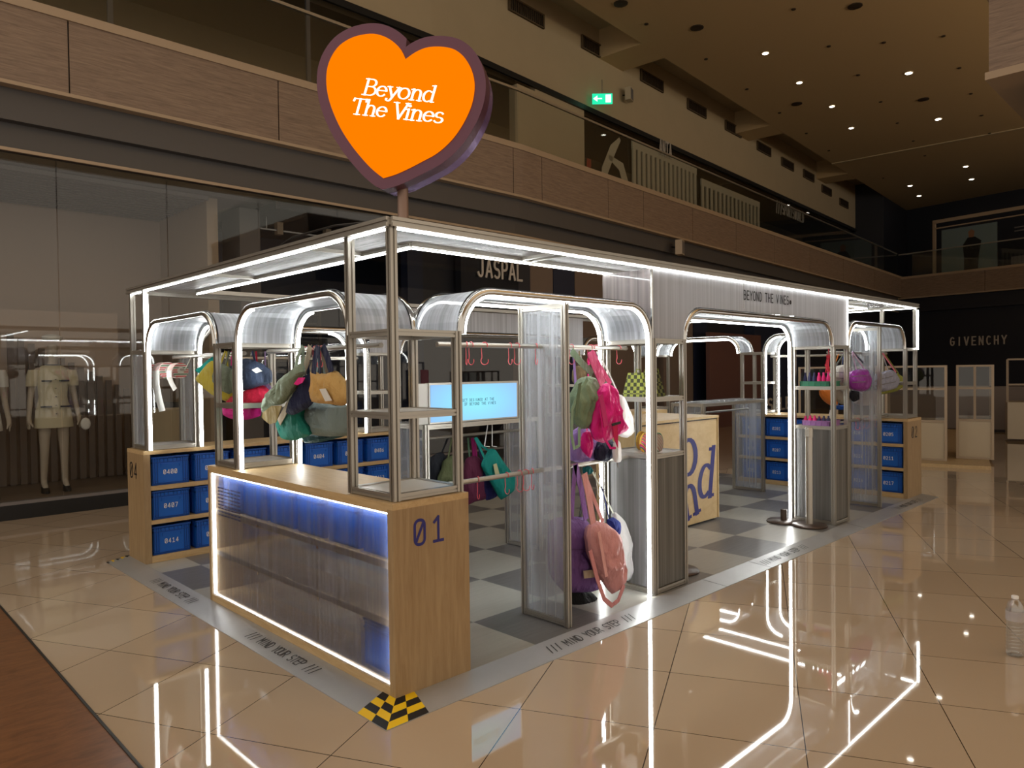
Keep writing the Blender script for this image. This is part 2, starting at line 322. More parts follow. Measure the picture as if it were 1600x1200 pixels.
# ---------------------------------------------------------------- stroke lettering
def arc(cx, cy, rx, ry, a0, a1, n=12): return [(cx+rx*math.cos(math.radians(a0+(a1-a0)*i/n)), cy+ry*math.sin(math.radians(a0+(a1-a0)*i/n))) for i in range(n+1)]
def O(x0, x1, y0, y1, n=20): return arc((x0+x1)/2, (y0+y1)/2, (x1-x0)/2, (y1-y0)/2, 90, 450, n)
def rr(x0, x1, y0, y1, r=.22):
    return arc(x1-r, y1-r, r, r, 90, 0, 5)+arc(x1-r, y0+r, r, r, 0, -90, 5)+arc(x0+r, y0+r, r, r, -90, -180, 5)+arc(x0+r, y1-r, r, r, 180, 90, 5)+[(x1-r, y1)]
MONO = {
 '0': [rr(.05, .55, 0, 1), [(.14, .18), (.46, .82)]],
 '1': [[(.1, .8), (.32, 1), (.32, 0)], [(.08, 0), (.56, 0)]],
 '2': [arc(.3, .73, .23, .27, 170, -30)+[(.06, 0), (.56, 0)]],
 '3': [arc(.28, .75, .22, .25, 150, -90)+arc(.28, .25, .26, .25, 90, -150)],
 '4': [[(.42, 0), (.42, 1), (.05, .28), (.57, .28)]],
 '5': [[(.52, 1), (.1, 1), (.08, .55)]+arc(.28, .3, .26, .3, 120, -140)],
 '6': [[(.45, 1), (.1, .45)]+arc(.3, .28, .25, .28, 150, 510, 18)],
 '7': [[(.05, 1), (.55, 1), (.22, 0)]],
 '8': [O(.1, .5, .52, 1), O(.05, .55, 0, .52)],
 '9': [[(.15, 0), (.5, .55)]+arc(.3, .72, .25, .28, -30, 330, 18)],
 '/': [[(.15, -.1), (.45, 1.05)]],
 'A': [[(.03, 0), (.3, 1), (.57, 0)], [(.12, .32), (.48, .32)]],
 'B': [[(.08, 0), (.08, 1), (.32, 1)]+arc(.32, .76, .2, .24, 90, -90, 8)+[(.08, .52)], [(.32, .52)]+arc(.32, .26, .24, .26, 90, -90, 8)+[(.08, 0)]],
 'C': [arc(.32, .5, .26, .5, 50, 310)],
 'D': [[(.08, 0), (.08, 1), (.25, 1)]+arc(.25, .5, .3, .5, 90, -90, 10)+[(.08, 0)]],
 'E': [[(.54, 1), (.08, 1), (.08, 0), (.54, 0)], [(.08, .52), (.45, .52)]],
 'F': [[(.54, 1), (.08, 1), (.08, 0)], [(.08, .52), (.45, .52)]],
 'G': [arc(.32, .5, .26, .5, 50, 320)+[(.54, .18), (.56, .48), (.34, .48)]],
 'H': [[(.07, 0), (.07, 1)], [(.53, 0), (.53, 1)], [(.07, .5), (.53, .5)]],
 'I': [[(.3, 0), (.3, 1)]], 'J': [[(.45, 1), (.45, .3)]+arc(.25, .25, .2, .25, 0, -170, 8)],
 'L': [[(.1, 1), (.1, 0), (.54, 0)]], 'M': [[(.04, 0), (.04, 1), (.3, .4), (.56, 1), (.56, 0)]],
 'N': [[(.07, 0), (.07, 1), (.53, 0), (.53, 1)]], 'O': [rr(.05, .55, 0, 1, .24)],
 'P': [[(.08, 0), (.08, 1), (.32, 1)]+arc(.32, .74, .22, .26, 90, -90, 8)+[(.08, .48)]],
 'R': [[(.08, 0), (.08, 1), (.32, 1)]+arc(.32, .74, .22, .26, 90, -90, 8)+[(.08, .48)], [(.3, .48), (.56, 0)]],
 'S': [arc(.3, .74, .23, .26, 40, 270, 10)+arc(.3, .25, .25, .25, 90, -140, 10)],
 'T': [[(.03, 1), (.57, 1)], [(.3, 1), (.3, 0)]], 'U': [[(.07, 1), (.07, .26)]+arc(.3, .25, .23, .25, 180, 360, 8)+[(.53, 1)]],
 'V': [[(.03, 1), (.3, 0), (.57, 1)]], 'W': [[(.0, 1), (.15, 0), (.3, .7), (.45, 0), (.6, 1)]],
 'X': [[(.05, 0), (.55, 1)], [(.05, 1), (.55, 0)]], 'Y': [[(.03, 1), (.3, .48), (.57, 1)], [(.3, .48), (.3, 0)]],
 '@': [O(.1, .5, .1, .5, 14), [(.24, .2), (.24, .42), (.36, .36), (.26, .3), (.38, .2)]],
}
I_NARROW = {'I': .36, ' ': .5}
def ribbon2d(pts, w, nib=None, ext=True):
    q = [Vector((x, y)) for x, y in pts]
    r = [q[0]]
    for p in q[1:]:
        if (p-r[-1]).length > 1e-4: r.append(p)
    q = r
    if len(q) < 2: return [], []
    if ext and (q[0]-q[-1]).length > .02:
        q[0] = q[0]-(q[1]-q[0]).normalized()*w*.4; q[-1] = q[-1]+(q[-1]-q[-2]).normalized()*w*.4
    vs = []; n = len(q); closed = (q[0]-q[-1]).length < .02
    for i, p in enumerate(q):
        a = q[i-1] if i > 0 else (q[-2] if closed else p); b = q[i+1] if i < n-1 else (q[1] if closed else p)
        d1 = (p-a).normalized() if (p-a).length > 1e-6 else (b-p).normalized(); d2 = (b-p).normalized() if (b-p).length > 1e-6 else d1
        t = (d1+d2)
        t = t.normalized() if t.length > 1e-4 else d1
        nn = Vector((-t.y, t.x)); k = max(.45, abs(nn.dot(Vector((-d1.y, d1.x)))))
        ww = w if nib is None else w*(nib+(1-nib)*abs(t.y)**1.3)
        vs += [p+nn*ww/2/k, p-nn*ww/2/k]
    return vs, [(2*i, 2*i+1, 2*i+3, 2*i+2) for i in range(n-1)]
def split_sharp(st):
    out = [[st[0]]]
    for i in range(1, len(st)):
        out[-1].append(st[i])
        if i < len(st)-1:
            a_ = Vector(st[i])-Vector(st[i-1]); b_ = Vector(st[i+1])-Vector(st[i])
            if a_.length > 1e-5 and b_.length > 1e-5 and a_.normalized().dot(b_.normalized()) < .55: out.append([st[i]])
    return out
def letters(mb, s, org, ux, uy, h, font=MONO, w=.1, adv=.76, nib=None, slant=0., depth=0., widths=None, center=False, narrow=None):
    ux, uy, org = Vector(ux).normalized(), Vector(uy).normalized(), Vector(org); nz = ux.cross(uy)
    narrow = narrow or {}
    tot = sum((widths or {}).get(c, narrow.get(c, adv)) for c in s)
    x0 = -tot/2 if center else 0
    si = 0
    for c in s:
        for st in [q_ for s_ in font.get(c, []) for q_ in split_sharp(s_)]:
            vs, fs = ribbon2d(st, w, nib)
            if not vs: continue
            si += 1; lift = (si % 4)*.00015
            f3 = lambda p, dz: org+ux*((x0+p.x+slant*p.y)*h)+uy*(p.y*h)+nz*(dz+lift*(1 if not depth else 3*depth/.06))
            if depth:
                n = len(vs); V = [f3(p, 0) for p in vs]+[f3(p, depth) for p in vs]; F = []
                for f in fs: F += [tuple(f), tuple(i+n for i in reversed(f))]
                for i in range(0, n-2, 2): F += [(i, i+2, i+2+n, i+n), (i+1, i+1+n, i+3+n, i+3)]
                F += [(0, n, n+1, 1), (n-2, n-1, 2*n-1, 2*n-2)]
                mb.add(V, F)
            else: mb.add([f3(p, 0) for p in vs], fs)
        x0 += (widths or {}).get(c, narrow.get(c, adv))
    return mb
def ser(x, y, w=.2): return [(x-w/2, y), (x+w/2, y)]
SERIF = {
 'B': [[(.12, 0), (.12, 1)], [(.02, 1), (.34, 1)]+arc(.34, .77, .22, .23, 90, -90, 10)+[(.14, .54)], [(.34, .54)]+arc(.36, .27, .27, .27, 90, -90, 10)+[(.0, 0)]],
 'e': [arc(.26, .33, .23, .31, 8, 318, 22), [(.05, .37), (.49, .37)]],
 'y': [[(.05, .66), (.3, .02)], [(.55, .66), (.24, -.12)]+arc(.13, -.12, .1, .1, -10, -190, 7), ser(.07, .66, .2), ser(.52, .66, .18)],
 'o': [O(.03, .55, 0, .67)],
 'n': [[(.12, 0), (.12, .66), (.02, .64)], [(.12, .42)]+arc(.32, .42, .18, .24, 170, 0, 10)+[(.5, 0)], ser(.12, 0), ser(.5, 0)],
 'd': [arc(.25, .33, .22, .33, 60, 300, 18), [(.48, 1), (.48, 0), (.58, .0)], [(.36, .99), (.48, .99)]],
 'T': [[(.34, 1), (.34, 0)], [(.02, .86), (.05, 1), (.65, 1), (.67, .86)], ser(.34, 0, .26)],
 'h': [[(.12, 0), (.12, 1), (.02, .98)], [(.12, .42)]+arc(.32, .42, .18, .24, 170, 0, 10)+[(.5, 0)], ser(.12, 0), ser(.5, 0)],
 'V': [[(.1, 1), (.38, 0), (.68, 1)], ser(.1, 1, .24), ser(.68, 1, .2)],
 'i': [[(.12, 0), (.12, .66), (.02, .64)], ser(.12, 0), arc(.13, .86, .035, .035, 0, 360, 8)],
 's': [arc(.22, .49, .17, .17, 35, 250, 10)+arc(.22, .17, .2, .17, 80, -150, 10)],
}
SW = {'B': .68, 'e': .56, 'y': .56, 'o': .62, 'n': .64, 'd': .66, 'T': .66, 'h': .64, ' ': .24, 'V': .66, 'i': .27, 's': .46}

# ================================================================ MALL SHELL
ZF = -0.03
struct(MB().box(-1.0, 60, -16, 16, ZF-.1, ZF), 'floor', M['tiles'])
struct(MB().box(-16, -1.012, -16, 12, ZF-.1, ZF+.002), 'floor', M['parquet'], label='dark wood plank floor at the left edge')
struct(MB().box(-1.012, -1.0, -16, 12, ZF-.1, ZF+.006), 'trim_1', M['alu_dark'])
A0, A1, A2 = Vector((-6, 6.57)), Vector((7.4, 6.57)), Vector((33.9, 8.72))
def wl(s, off=0.0):
    """plan position along the long shop wall; s = x coordinate, off = setback behind the front line"""
    if s <= 7.4: return Vector((s, 6.57+off))
    t = (s-7.4)/(33.9-7.4); d = (A2-A1).normalized(); n = Vector((-d.y, d.x)); return A1+(A2-A1)*t+n*off
def wallbox(mb, s0, s1, off0, off1, z0, z1, mat=None):
    cuts = [s0]+([7.4] if s0 < 7.4 < s1 else [])+[s1]
    for a, b in zip(cuts, cuts[1:]):
        q = [wl(a, off0), wl(b, off0), wl(b, off1), wl(a, off1)]
        mb.prism([(p.x, p.y, z0) for p in q], [(p.x, p.y, z1) for p in q], mat)
    return mb
M['dark_fascia'] = pbr('charcoal_fascia', srgb(82, 80, 80), .5); M['cream'] = pbr('cream_trim', srgb(176, 156, 132), .5)
M['upper_wall'] = pbr('cream_painted_wall', srgb(188, 172, 142), .8, var=.03, vscale=1.5)
M['ceiling'] = pbr('ceiling_paint', srgb(196, 172, 132), .85)
M['void'] = pbr('dark_shop_interior', srgb(34, 36, 46), .5); M['void_navy'] = pbr('navy_shop_panel', srgb(30, 38, 62), .45)
M['shop_wall'] = pbr('taupe_shop_wall', srgb(196, 176, 160), .7); M['upper_void'] = pbr('brown_upper_shop', srgb(104, 92, 70), .6); M['shop_grey'] = pbr('grey_shop_panel', srgb(116, 112, 112), .7)
M['brown_panel'] = pbr('brown_shop_panel', srgb(112, 98, 88), .55); M['shop_floor'] = pbr('shop_floor', srgb(120, 104, 88), .3)
M['letter_grey'] = pbr('brushed_letter', srgb(190, 184, 176), .4)
# long wall: charcoal band, cladding band with joints, ledges
b = MB(); wallbox(b, -6, 33.9, .0, .5, 4.25, 4.6); wallbox(b, -6, 33.9, .12, .5, 3.95, 4.25); struct(b, 'wall_back', M['dark_fascia'])
b = MB(); wallbox(b, -6, 33.9, .0, .03, 3.92, 3.955); struct(b, 'trim_2', M['cream'])
joints = [-6, -2.2, .27, 2.74, 4.75, 7.15, 7.92, 10.1, 11.5, 13.8, 16.3, 19, 22, 25.5, 29.5, 33.9]
b = MB()
for a, c in zip(joints, joints[1:]): wallbox(b, a+.008, c-.008, -.12, -.08, 4.63, 5.43)
struct(b, 'wall_back', M['band'])
b = MB(); wallbox(b, -6, 33.9, -.08, .4, 4.6, 5.43); struct(b, 'wall_back', M['dark_fascia'])
b = MB(); wallbox(b, -6, 33.9, -.14, .1, 5.43, 5.53); wallbox(b, -6, 33.9, -.13, .0, 4.59, 4.63); struct(b, 'trim_3', M['cream'])
b = MB(); wallbox(b, -6, 36, .4, 8, 4.95, 5.05); wallbox(b, -6, 36, .5, 8, 3.9, 3.96); struct(b, 'ceiling', M['shop_grey'])
# upper balustrade: glass panes each a thing part of one balustrade
bal = thing('glass_balustrade', (8, 6.5, 5.53), 'frameless glass balustrade along the upper walkway above the shop wall', 'railing')
b = MB(); wallbox(b, -6, 33.5, -.02, -.008, 5.5, 6.52); b.build('glass_pane', M['glass_rail'], bal)
b = MB(); wallbox(b, -6, 33.5, -.035, .005, 6.52, 6.56); b.build('handrail', M['alu'], bal)
# upper shop fronts and wall above
US = 2.45; ZCE = 9.75
b = MB(); wallbox(b, -6, 75, US, US+.3, 8.25, ZCE+.8); wallbox(b, 10.9, 12.9, US, US+.3, 5.0, 8.25); wallbox(b, 10.2, 10.9, US-.05, US+.2, 5.0, 8.1)
struct(b, 'wall_back', M['upper_wall'])
b = MB(); wallbox(b, -6, 40, US-.06, US, 8.19, 8.32); struct(b, 'trim_4', M['black'])
b = MB(); wallbox(b, -8, 60, US+2.6, US+2.8, 4.9, 8.4); wallbox(b, -8, 60, US+.3, US+2.8, 8.3, 8.4); struct(b, 'wall_back', M['upper_void']); b = MB(); wallbox(b, 36, 75, US-1.3, US+2.6, 4.9, ZCE+.8); struct(b, 'wall_back', M['void'])
b = MB(); wallbox(b, -6, 10.2, US+.02, US+.035, 5.05, 8.2); wallbox(b, 12.9, 36, US+.02, US+.035, 5.05, 8.2); struct(b, 'window_1', M['glass'])
b = MB()
for s in (-2, 1.4, 4.6, 8.0): wallbox(b, s, s+.07, US, US+.06, 5.05, 8.2)
struct(b, 'trim_5', M['dark_fascia'])
# main ceiling with seam, and recessed bays along the wall
b = MB(); wallbox(b, -8, 70, -24, 1.15, ZCE, ZCE+.8)
for s in (-2.9, 5.3, 13.6, 22.0, 30.4, 38.8): wallbox(b, s, s+1.15, 1.15, US+.05, ZCE, ZCE+.8)
struct(b, 'ceiling', M['ceiling'])
b = MB(); wallbox(b, 28.3, 28.42, -20, 1.15, ZCE-.03, ZCE); struct(b, 'trim_6', M['upper_wall'])
b = MB(); wallbox(b, -8, 70, .9, US+.3, ZCE+.75, ZCE+.9); struct(b, 'ceiling', M['upper_wall'])
# far wall
def fw(t, off=0.0):
    a = Vector((33.9, 8.72)); d = Vector((-0.17, -0.985)).normalized(); n = Vector((-d.y, d.x)); return a+d*t+n*off
def farbox(mb, t0, t1, off0, off1, z0, z1, m=None):
    q = [fw(t0, off0), fw(t1, off0), fw(t1, off1), fw(t0, off1)]; return mb.prism([(p.x, p.y, z0) for p in q], [(p.x, p.y, z1) for p in q], m)
b = MB(); farbox(b, 0, 22, .3, .5, -.1, 3.9); struct(b, 'wall_right', M['void'])
b = MB(); farbox(b, 0, 22, .05, .5, 3.9, 4.55); struct(b, 'wall_right', M['void'])
b = MB()
for k in range(6): farbox(b, k*3.6+.01, (k+1)*3.6-.01, -.1, .5, 4.55, 5.4)
struct(b, 'wall_right', M['band'])
b = MB(); farbox(b, 0, 22, -.12, .5, 5.4, 5.5); farbox(b, 0, 22, -.12, 0.0, 4.5, 4.55); struct(b, 'trim_7', M['cream'])
b = MB(); farbox(b, -3, 22, 6.0, 6.2, 5, ZCE+.3); struct(b, 'wall_right', M['void'])
b = MB(); farbox(b, 0, 22, .5, 6, 4.95, 5.05); struct(b, 'floor', M['shop_floor'])
b = MB(); farbox(b, 0.6, 22, -.02, 0, 5.5, 6.5); r2 = b.build('far_balustrade', M['glass_rail']); tag(r2, 'glass balustrade of the far upper floor above the far cladding band', 'railing')
h = MB(); farbox(h, 0, 22, -.03, .01, 6.5, 6.55); h.build('handrail', M['alu'], r2)
# far upper shop: framed opening, poster, counter boxes
fr = thing('upper_shop_portal', (fw(1.2).x+1, fw(1.2).y, 5.05), 'pale metal frame around the lit upper shop at the far end', 'frame')
b = MB()
for t in (.9, 8.6): farbox(b, t, t+.12, 1.2, 1.3, 5.05, 8.0)
farbox(b, .9, 8.7, 1.2, 1.3, 7.9, 8.05); farbox(b, .9, 8.7, 1.2, 1.3, 7.65, 7.7); b.build('frame_bar', M['cream'], fr)
M['poster_bg'] = pbr('pale_poster', srgb(120, 138, 140), .6); M['skin'] = pbr('skin_tone', srgb(150, 110, 84), .6)
po = thing('wall_poster', (fw(2.2, 1.5).x, fw(2.2, 1.5).y, 5.1), 'tall pale blue poster of a person in dark clothes with a skateboard', 'poster')
b = MB(); farbox(b, 1.15, 3.4, 1.5, 1.55, 5.1, 7.6); b.build('sheet', M['poster_bg'], po)
def flat_far(t0, pts, off, mat, parent, name):
    """a printed shape on the poster"""
    vs = [(fw(t0+x, off).x, fw(t0+x, off).y, z) for x, z in pts]; MB().add(vs, [tuple(range(len(vs)))]).build(name, mat, parent)
flat_far(2.35, [(-.25, 5.5), (.0, 5.4), (.3, 5.45), (.35, 6.3), (.45, 6.9), (.2, 7.1), (-.1, 7.1), (-.3, 6.8), (-.25, 6.2)], 1.49, M['black'], po, 'printed_figure')
flat_far(2.35, [(-.05, 7.1), (.15, 7.1), (.18, 7.35), (.05, 7.45), (-.08, 7.35)], 1.49, M['skin'], po, 'printed_face')
flat_far(2.35, [(-.45, 5.36), (.5, 5.36), (.55, 5.42), (-.5, 5.42)], 1.49, M['brown_panel'], po, 'printed_skateboard')
M['tan_screen'] = pbr('tan_screen_board', srgb(130, 100, 60), .6)
b = MB(); farbox(b, 5.2, 8.4, 1.4, 1.6, 5.2, 6.9); single(b, 'display_board', M['tan_screen'], 'wide tan board behind the far upper balustrade', 'board')
for k, (t, ww, hh) in enumerate(((3.9, .5, 1.0), (4.5, .4, .5), (4.95, .3, .9))):
    b = MB(); farbox(b, t, t+ww, 1.6, 2.1, 5.05, 5.05+hh)
    single(b, 'display_box', M['shop_grey'] if k != 1 else M['cream'], ['grey box beside the poster in the far upper shop', 'low cream box in the middle of the far upper shop', 'narrow grey box beside the tan board in the far upper shop'][k], 'box', 'display boxes in the far upper shop')
b = MB()
for z in (7.2, 7.35):
    p, q = fw(3.8, 2.2), fw(8.4, 2.4); b.tube([(p.x, p.y, z), (q.x, q.y, z+.1)], .03)
single(b, 'track_rail', M['shop_grey'], 'grey lighting track under the ceiling of the far upper shop', 'rail')
# opposite balcony corner at the top right of the view
c = P(1545, 118, 2, 4.6)
b = MB().box(c.x, c.x+26, c.y-6, c.y, 4.63, 5.43); struct(b, 'wall_front', M['band'])
b = MB().box(c.x-.03, c.x+26, c.y-6, c.y+.03, 4.55, 4.63); b.box(c.x-.03, c.x+26, c.y-6, c.y+.03, 5.43, 5.53); struct(b, 'trim_8', M['cream'])
b = MB().box(c.x+.35, c.x+26, c.y-6, c.y-.3, 3.9, 4.55); struct(b, 'wall_front', M['dark_fascia'])
b = MB().box(c.x+.1, c.x+.13, c.y-6, c.y-.1, 5.53, 6.5); struct(b, 'window_2', M['glass_rail'])

# ---- ceiling fittings
M['downlight'] = emit('downlight_lens', (1, .95, .85, 1), 9); M['speck'] = pbr('dark_fitting', srgb(50, 38, 26), .6)
lights = [(1196, 83), (1249, 129), (1300, 166), (1330, 200), (1420, 114), (1466, 186), (1509, 260), (1422, 290), (1436, 306), (1451, 333), (1518, 280)]
wh = ['first of left row', 'second of left row', 'third of left row', 'fourth of left row', 'first of right row', 'second of right row', 'third of right row', 'top of far cluster', 'middle of far cluster', 'bottom of far cluster', 'alone at far right']
for k, (x, y) in enumerate(lights):
    p = P(x, y, 2, ZCE-.013); rr_ = .07 if k < 4 else .085
    t = thing('downlight', p, 'lit round ceiling downlight, %s of those lit' % wh[k], 'light', 'lit ceiling downlights')
    MB().lathe(p, [(rr_, 0), (rr_+.03, -.01), (rr_+.03, .015)], 16).build('rim', M['upper_wall'], t); MB().lathe(p-Vector((0, 0, .016)), [(rr_, 0), (rr_, .004)], 16).build('lens', M['downlight'], t)
specks = [(970, 5), (1010, 37), (1089, 43), (1103, 92), (1167, 139), (1218, 176), (1240, 14), (1295, 72), (1341, 117), (1376, 159), (1402, 192), (1336, 9), (1381, 66), (1474, 56), (1499, 106), (1517, 146), (1534, 180), (1245, 162), (1260, 208), (1295, 235), (1443, 155), (1427, 220), (1445, 243), (1546, 208), (1380, 278)]
RANK = 'first second third fourth fifth sixth seventh eighth ninth tenth eleventh twelfth thirteenth fourteenth fifteenth sixteenth seventeenth eighteenth nineteenth twentieth'.split()
specks.sort(); big = {specks.index(v) for v in ((1089, 43), (1245, 162), (1336, 9), (1443, 155), (970, 5))}
for k, (x, y) in enumerate(specks):
    p = P(x, y, 2, ZCE-.002); r_ = .16 if k in big else .05
    o = MB().lathe((0, 0, 0), [(r_, 0), (r_, -.02), (r_*.5, -.03)], 12).build('ceiling_fitting', M['speck']); o.location = p
    rk = RANK[len([q for q in range(k) if (q in big) == (k in big)])]
    tag(o, ('small dark unlit ceiling spot, %s from the left of the small ones' if r_ < .1 else 'large dark unlit ceiling disc, %s from the left of the large ones') % rk, 'ceiling fitting', 'small unlit ceiling spots' if r_ < .1 else 'large unlit ceiling discs')
vents = [(822, 20), (930, 77), (1018, 127), (1088, 170), (1145, 202), (1193, 233), (1230, 257), (1263, 275), (1291, 298), (1318, 318)]
def on_wall(px, py, off):
    """where a sight line meets the long wall plane set back by off"""
    v = CF + CR*((px-800)/F_PX) + CU*(-(py-600)/F_PX); best = None
    for a_, b_ in ((wl(-6, off), wl(7.4, off)), (wl(7.41, off), wl(40, off))):
        d = b_-a_; den = v.x*d.y-v.y*d.x
        if abs(den) < 1e-9: continue
        t = ((a_.x-CAM.x)*d.y-(a_.y-CAM.y)*d.x)/den; s = ((CAM.x+v.x*t-a_.x)*d.x+(CAM.y+v.y*t-a_.y)*d.y)/d.length_squared
        if t > 0 and (best is None or s >= 0): best = CAM+v*t
    return best
WD = (A2-A1).normalized(); WD3 = Vector((WD.x, WD.y, 0))
M['vent'] = pbr('vent_slats', srgb(90, 76, 56), .6)
for k, (x, y) in enumerate(vents):
    p = on_wall(x, y, US-.02) if k else on_wall(x, y, US-.02)
    t = thing('air_vent', p, 'slatted air vent high on the upper cream wall, %s of the vents from the left' % ['first', 'second', 'third', 'fourth', 'fifth', 'sixth', 'seventh', 'eighth', 'ninth', 'tenth'][k], 'vent', 'air vents on the upper wall')
    d3 = WD3
    nn = Vector((-d3.y, d3.x, 0)); mb = MB(); L, Hh = .62, .17
    for zz in (-Hh, Hh-.03): mb.prism([p+d3*sx*L+nn*o_+Vector((0, 0, zz)) for sx, o_ in ((-1, 0), (1, 0), (1, -.05), (-1, -.05))], [p+d3*sx*L+nn*o_+Vector((0, 0, zz+.03)) for sx, o_ in ((-1, 0), (1, 0), (1, -.05), (-1, -.05))])
    for sx in (-1, 1): mb.prism([p+d3*(sx*L+a_)+nn*o_+Vector((0, 0, -Hh)) for a_, o_ in ((-.02, 0), (.02, 0), (.02, -.05), (-.02, -.05))], [p+d3*(sx*L+a_)+nn*o_+Vector((0, 0, Hh)) for a_, o_ in ((-.02, 0), (.02, 0), (.02, -.05), (-.02, -.05))])
    mb.build('frame', M['vent'], t); mb = MB()
    for j in range(16):
        a_ = -L+.06+j*(2*L-.1)/15; mb.prism([p+d3*(a_+u)+nn*o_+Vector((0, 0, -Hh)) for u, o_ in ((0, -.005), (.03, -.005), (.03, -.03), (0, -.03))], [p+d3*(a_+u)+nn*o_+Vector((0, 0, Hh)) for u, o_ in ((0, -.005), (.03, -.005), (.03, -.03), (0, -.03))])
    mb.build('slats', M['speck'], t)
# exit sign, speakers, CCTV on walls
M['exit_green'] = emit('exit_green', (.02, .75, .38, 1), .9); M['exit_white'] = emit('exit_white', (.7, 1, .85, 1), 1.3)
p = on_wall(941, 155, US-.35)
t = thing('exit_sign', p, 'green illuminated exit sign hanging at the upper wall corner', 'sign', None); up = Vector((0, 0, 1))
q = Vector((1, -1, 0)).normalized(); fn = Vector((-1, -1, 0)).normalized()
def quadbox(mb, c_, ux, uy, nrm, a, b_, th, mat=None):
    base = [c_+ux*sx*a+uy*sy*b_ for sx, sy in ((-1, -1), (1, -1), (1, 1), (-1, 1))]; return mb.prism(base, [v+nrm*th for v in base], mat)
quadbox(MB(), p, q, up, fn, .26, .13, .04).build('face', M['exit_green'], t)
mb = MB(); quadbox(mb, p-q*.1+fn*.045, q, up, fn, .09, .015, .004); mb.add([p-q*.24+fn*.049, p-q*.13+fn*.049+up*.08, p-q*.13+fn*.049-up*.08], [(0, 1, 2)]); quadbox(mb, p+q*.15+fn*.045, q, up, fn, .07, .1, .004); mb.build('arrow_and_door', M['exit_white'], t)
MB().tube([p+up*.16, p+up*.5], .012).build('hanger', M['alu'], t)
M['speaker'] = pbr('pale_speaker_case', srgb(196, 180, 158), .6)
for (x, y, off, s, lab) in ((982, 148, US-.2, .17, 'small pale wall speaker on the upper wall right of the exit sign'), (1061, 387, -.2, .17, 'pale speaker box on the charcoal band above the booth')):
    p = on_wall(x, y, off); t = thing('wall_speaker', p, lab, 'speaker'); d1 = Vector((.93, .35, 0)); n1 = Vector((-.35, .93, 0))
    quadbox(MB(), p-n1*.1, d1, up, n1, s*.8, s, .16).build('case', M['speaker'], t); quadbox(MB(), p-n1*.105, d1, up, n1, s*.7, s*.85, .006).build('grille', M['shop_grey'], t)
    MB().tube([p, p+Vector((0, .25, .05))], .02).build('bracket', M['black'], t)
# ---- upper shops: slatted white shutters and names
M['slat_white'] = pbr('off_white_slats', srgb(190, 182, 160), .6)
def upper_slats(x0, x1, ybot, ytop, n, label):
    a_ = on_wall(x0, ybot[0], US-.01); b_ = on_wall(x1, ybot[1], US-.01); ta = on_wall(x0, ytop[0], US-.01); tb = on_wall(x1, ytop[1], US-.01); z0 = 5.06; z1 = (ta.z+tb.z)/2
    t = thing('slatted_screen', (a_.x, a_.y, z0), label, 'screen'); mb = MB(); d3 = Vector((b_.x-a_.x, b_.y-a_.y, 0)); L = d3.length; d3.normalize(); nn = Vector((-d3.y, d3.x, 0))
    A = Vector((a_.x, a_.y, 0))
    def bx_(u0, u1, w0, w1): base = [A+d3*u+nn*o_+Vector((0, 0, w0)) for u, o_ in ((u0, 0), (u1, 0), (u1, -.05), (u0, -.05))]; mb.prism(base, [v+Vector((0, 0, w1-w0)) for v in base])
    for k in range(n): u = L*k/(n-1); bx_(u-.075, u+.075, z0, z1)
    mb.build('slats', M['slat_white'], t); mb = MB(); bx_(-.1, L+.1, z1, z1+.22); mb.build('top_rail', M['slat_white'], t); return A, d3, nn, L, z1
upper_slats(990, 1085, (330, 358), (234, 272), 15, 'off white slatted screen of the upper shop below the ANTA sign')
upper_slats(1097, 1184, (362, 395), (285, 330), 15, 'off white slatted screen of the upper shop left of the dark sports shop')
def wall_word(s, x0, y0, x1, hpx_z, off, mat, lab, name='shop_sign', w=.15, narrow=None):
    a_ = on_wall(x0, y0, off); b_ = on_wall(x1, y0, off); d3 = Vector((b_.x-a_.x, b_.y-a_.y, 0)); L = d3.length
    tot = sum((narrow or {}).get(c_, .76) for c_ in s); sc_ = L/tot; mb = MB(); uy = Vector((0, 0, hpx_z/sc_))
    vs_mb = letters(MB(), s, (0, 0, 0), (1, 0, 0), (0, 1, 0), 1, w=w, depth=.02/sc_, narrow=narrow)
    d3.normalize(); nn = Vector((d3.y, -d3.x, 0))
    for v in vs_mb.v: mb.v.append(Vector((a_.x, a_.y, a_.z))+d3*v.x*sc_+Vector((0, 0, v.y*hpx_z))+nn*v.z*sc_)
    mb.f = vs_mb.f; mb.mi = vs_mb.mi
    return single(mb, name, mat, lab, 'sign')
wall_word('ANTA', 1030, 240, 1050, .42, US-.1, M['letter_grey'], 'brushed metal letters reading ANTA over the upper shop')
wall_word('///SPORTSWORLD', 1212, 330, 1256, .4, US-.1, M['letter_grey'], 'dim letters reading SPORTSWORLD on the dark upper shop', w=.16)
# curved white brand graphic on the ANTA window
p = on_wall(955, 275, US-.02); mb = MB(); pts = [p+WD3*x+up*z for x, z in ((-.5, -.9), (-.3, .1), (.1, .75), (.45, 1.1))]
mb.sweep(pts, WD3, [.15, .3, .28, .1], .01); pts = [p+WD3*x+up*z for x, z in ((-.1, .5), (.5, .35), (.9, -.4), (1.0, -1.0))]; mb.sweep(pts, WD3, [.12, .3, .32, .25], .01)
single(mb, 'window_graphic', M['slat_white'], 'curved white graphic on the glass of the upper sports shop', 'graphic')
# red extinguisher sign strip by the pillar
M['red_sign'] = pbr('red_sign', srgb(150, 54, 30), .6)
p = on_wall(920, 255, US-.08); mb = MB()
for k in range(3): quadbox(mb, p-up*(.3*k), WD3, up, Vector((WD3.y, -WD3.x, 0)), .09, .11, .01)
single(mb, 'safety_sign', M['red_sign'], 'stacked small red safety signs on the upper pillar', 'sign')
M['lamp_spot'] = emit('reflected_lamp', (.85, 1, .9, 1), 1.2)

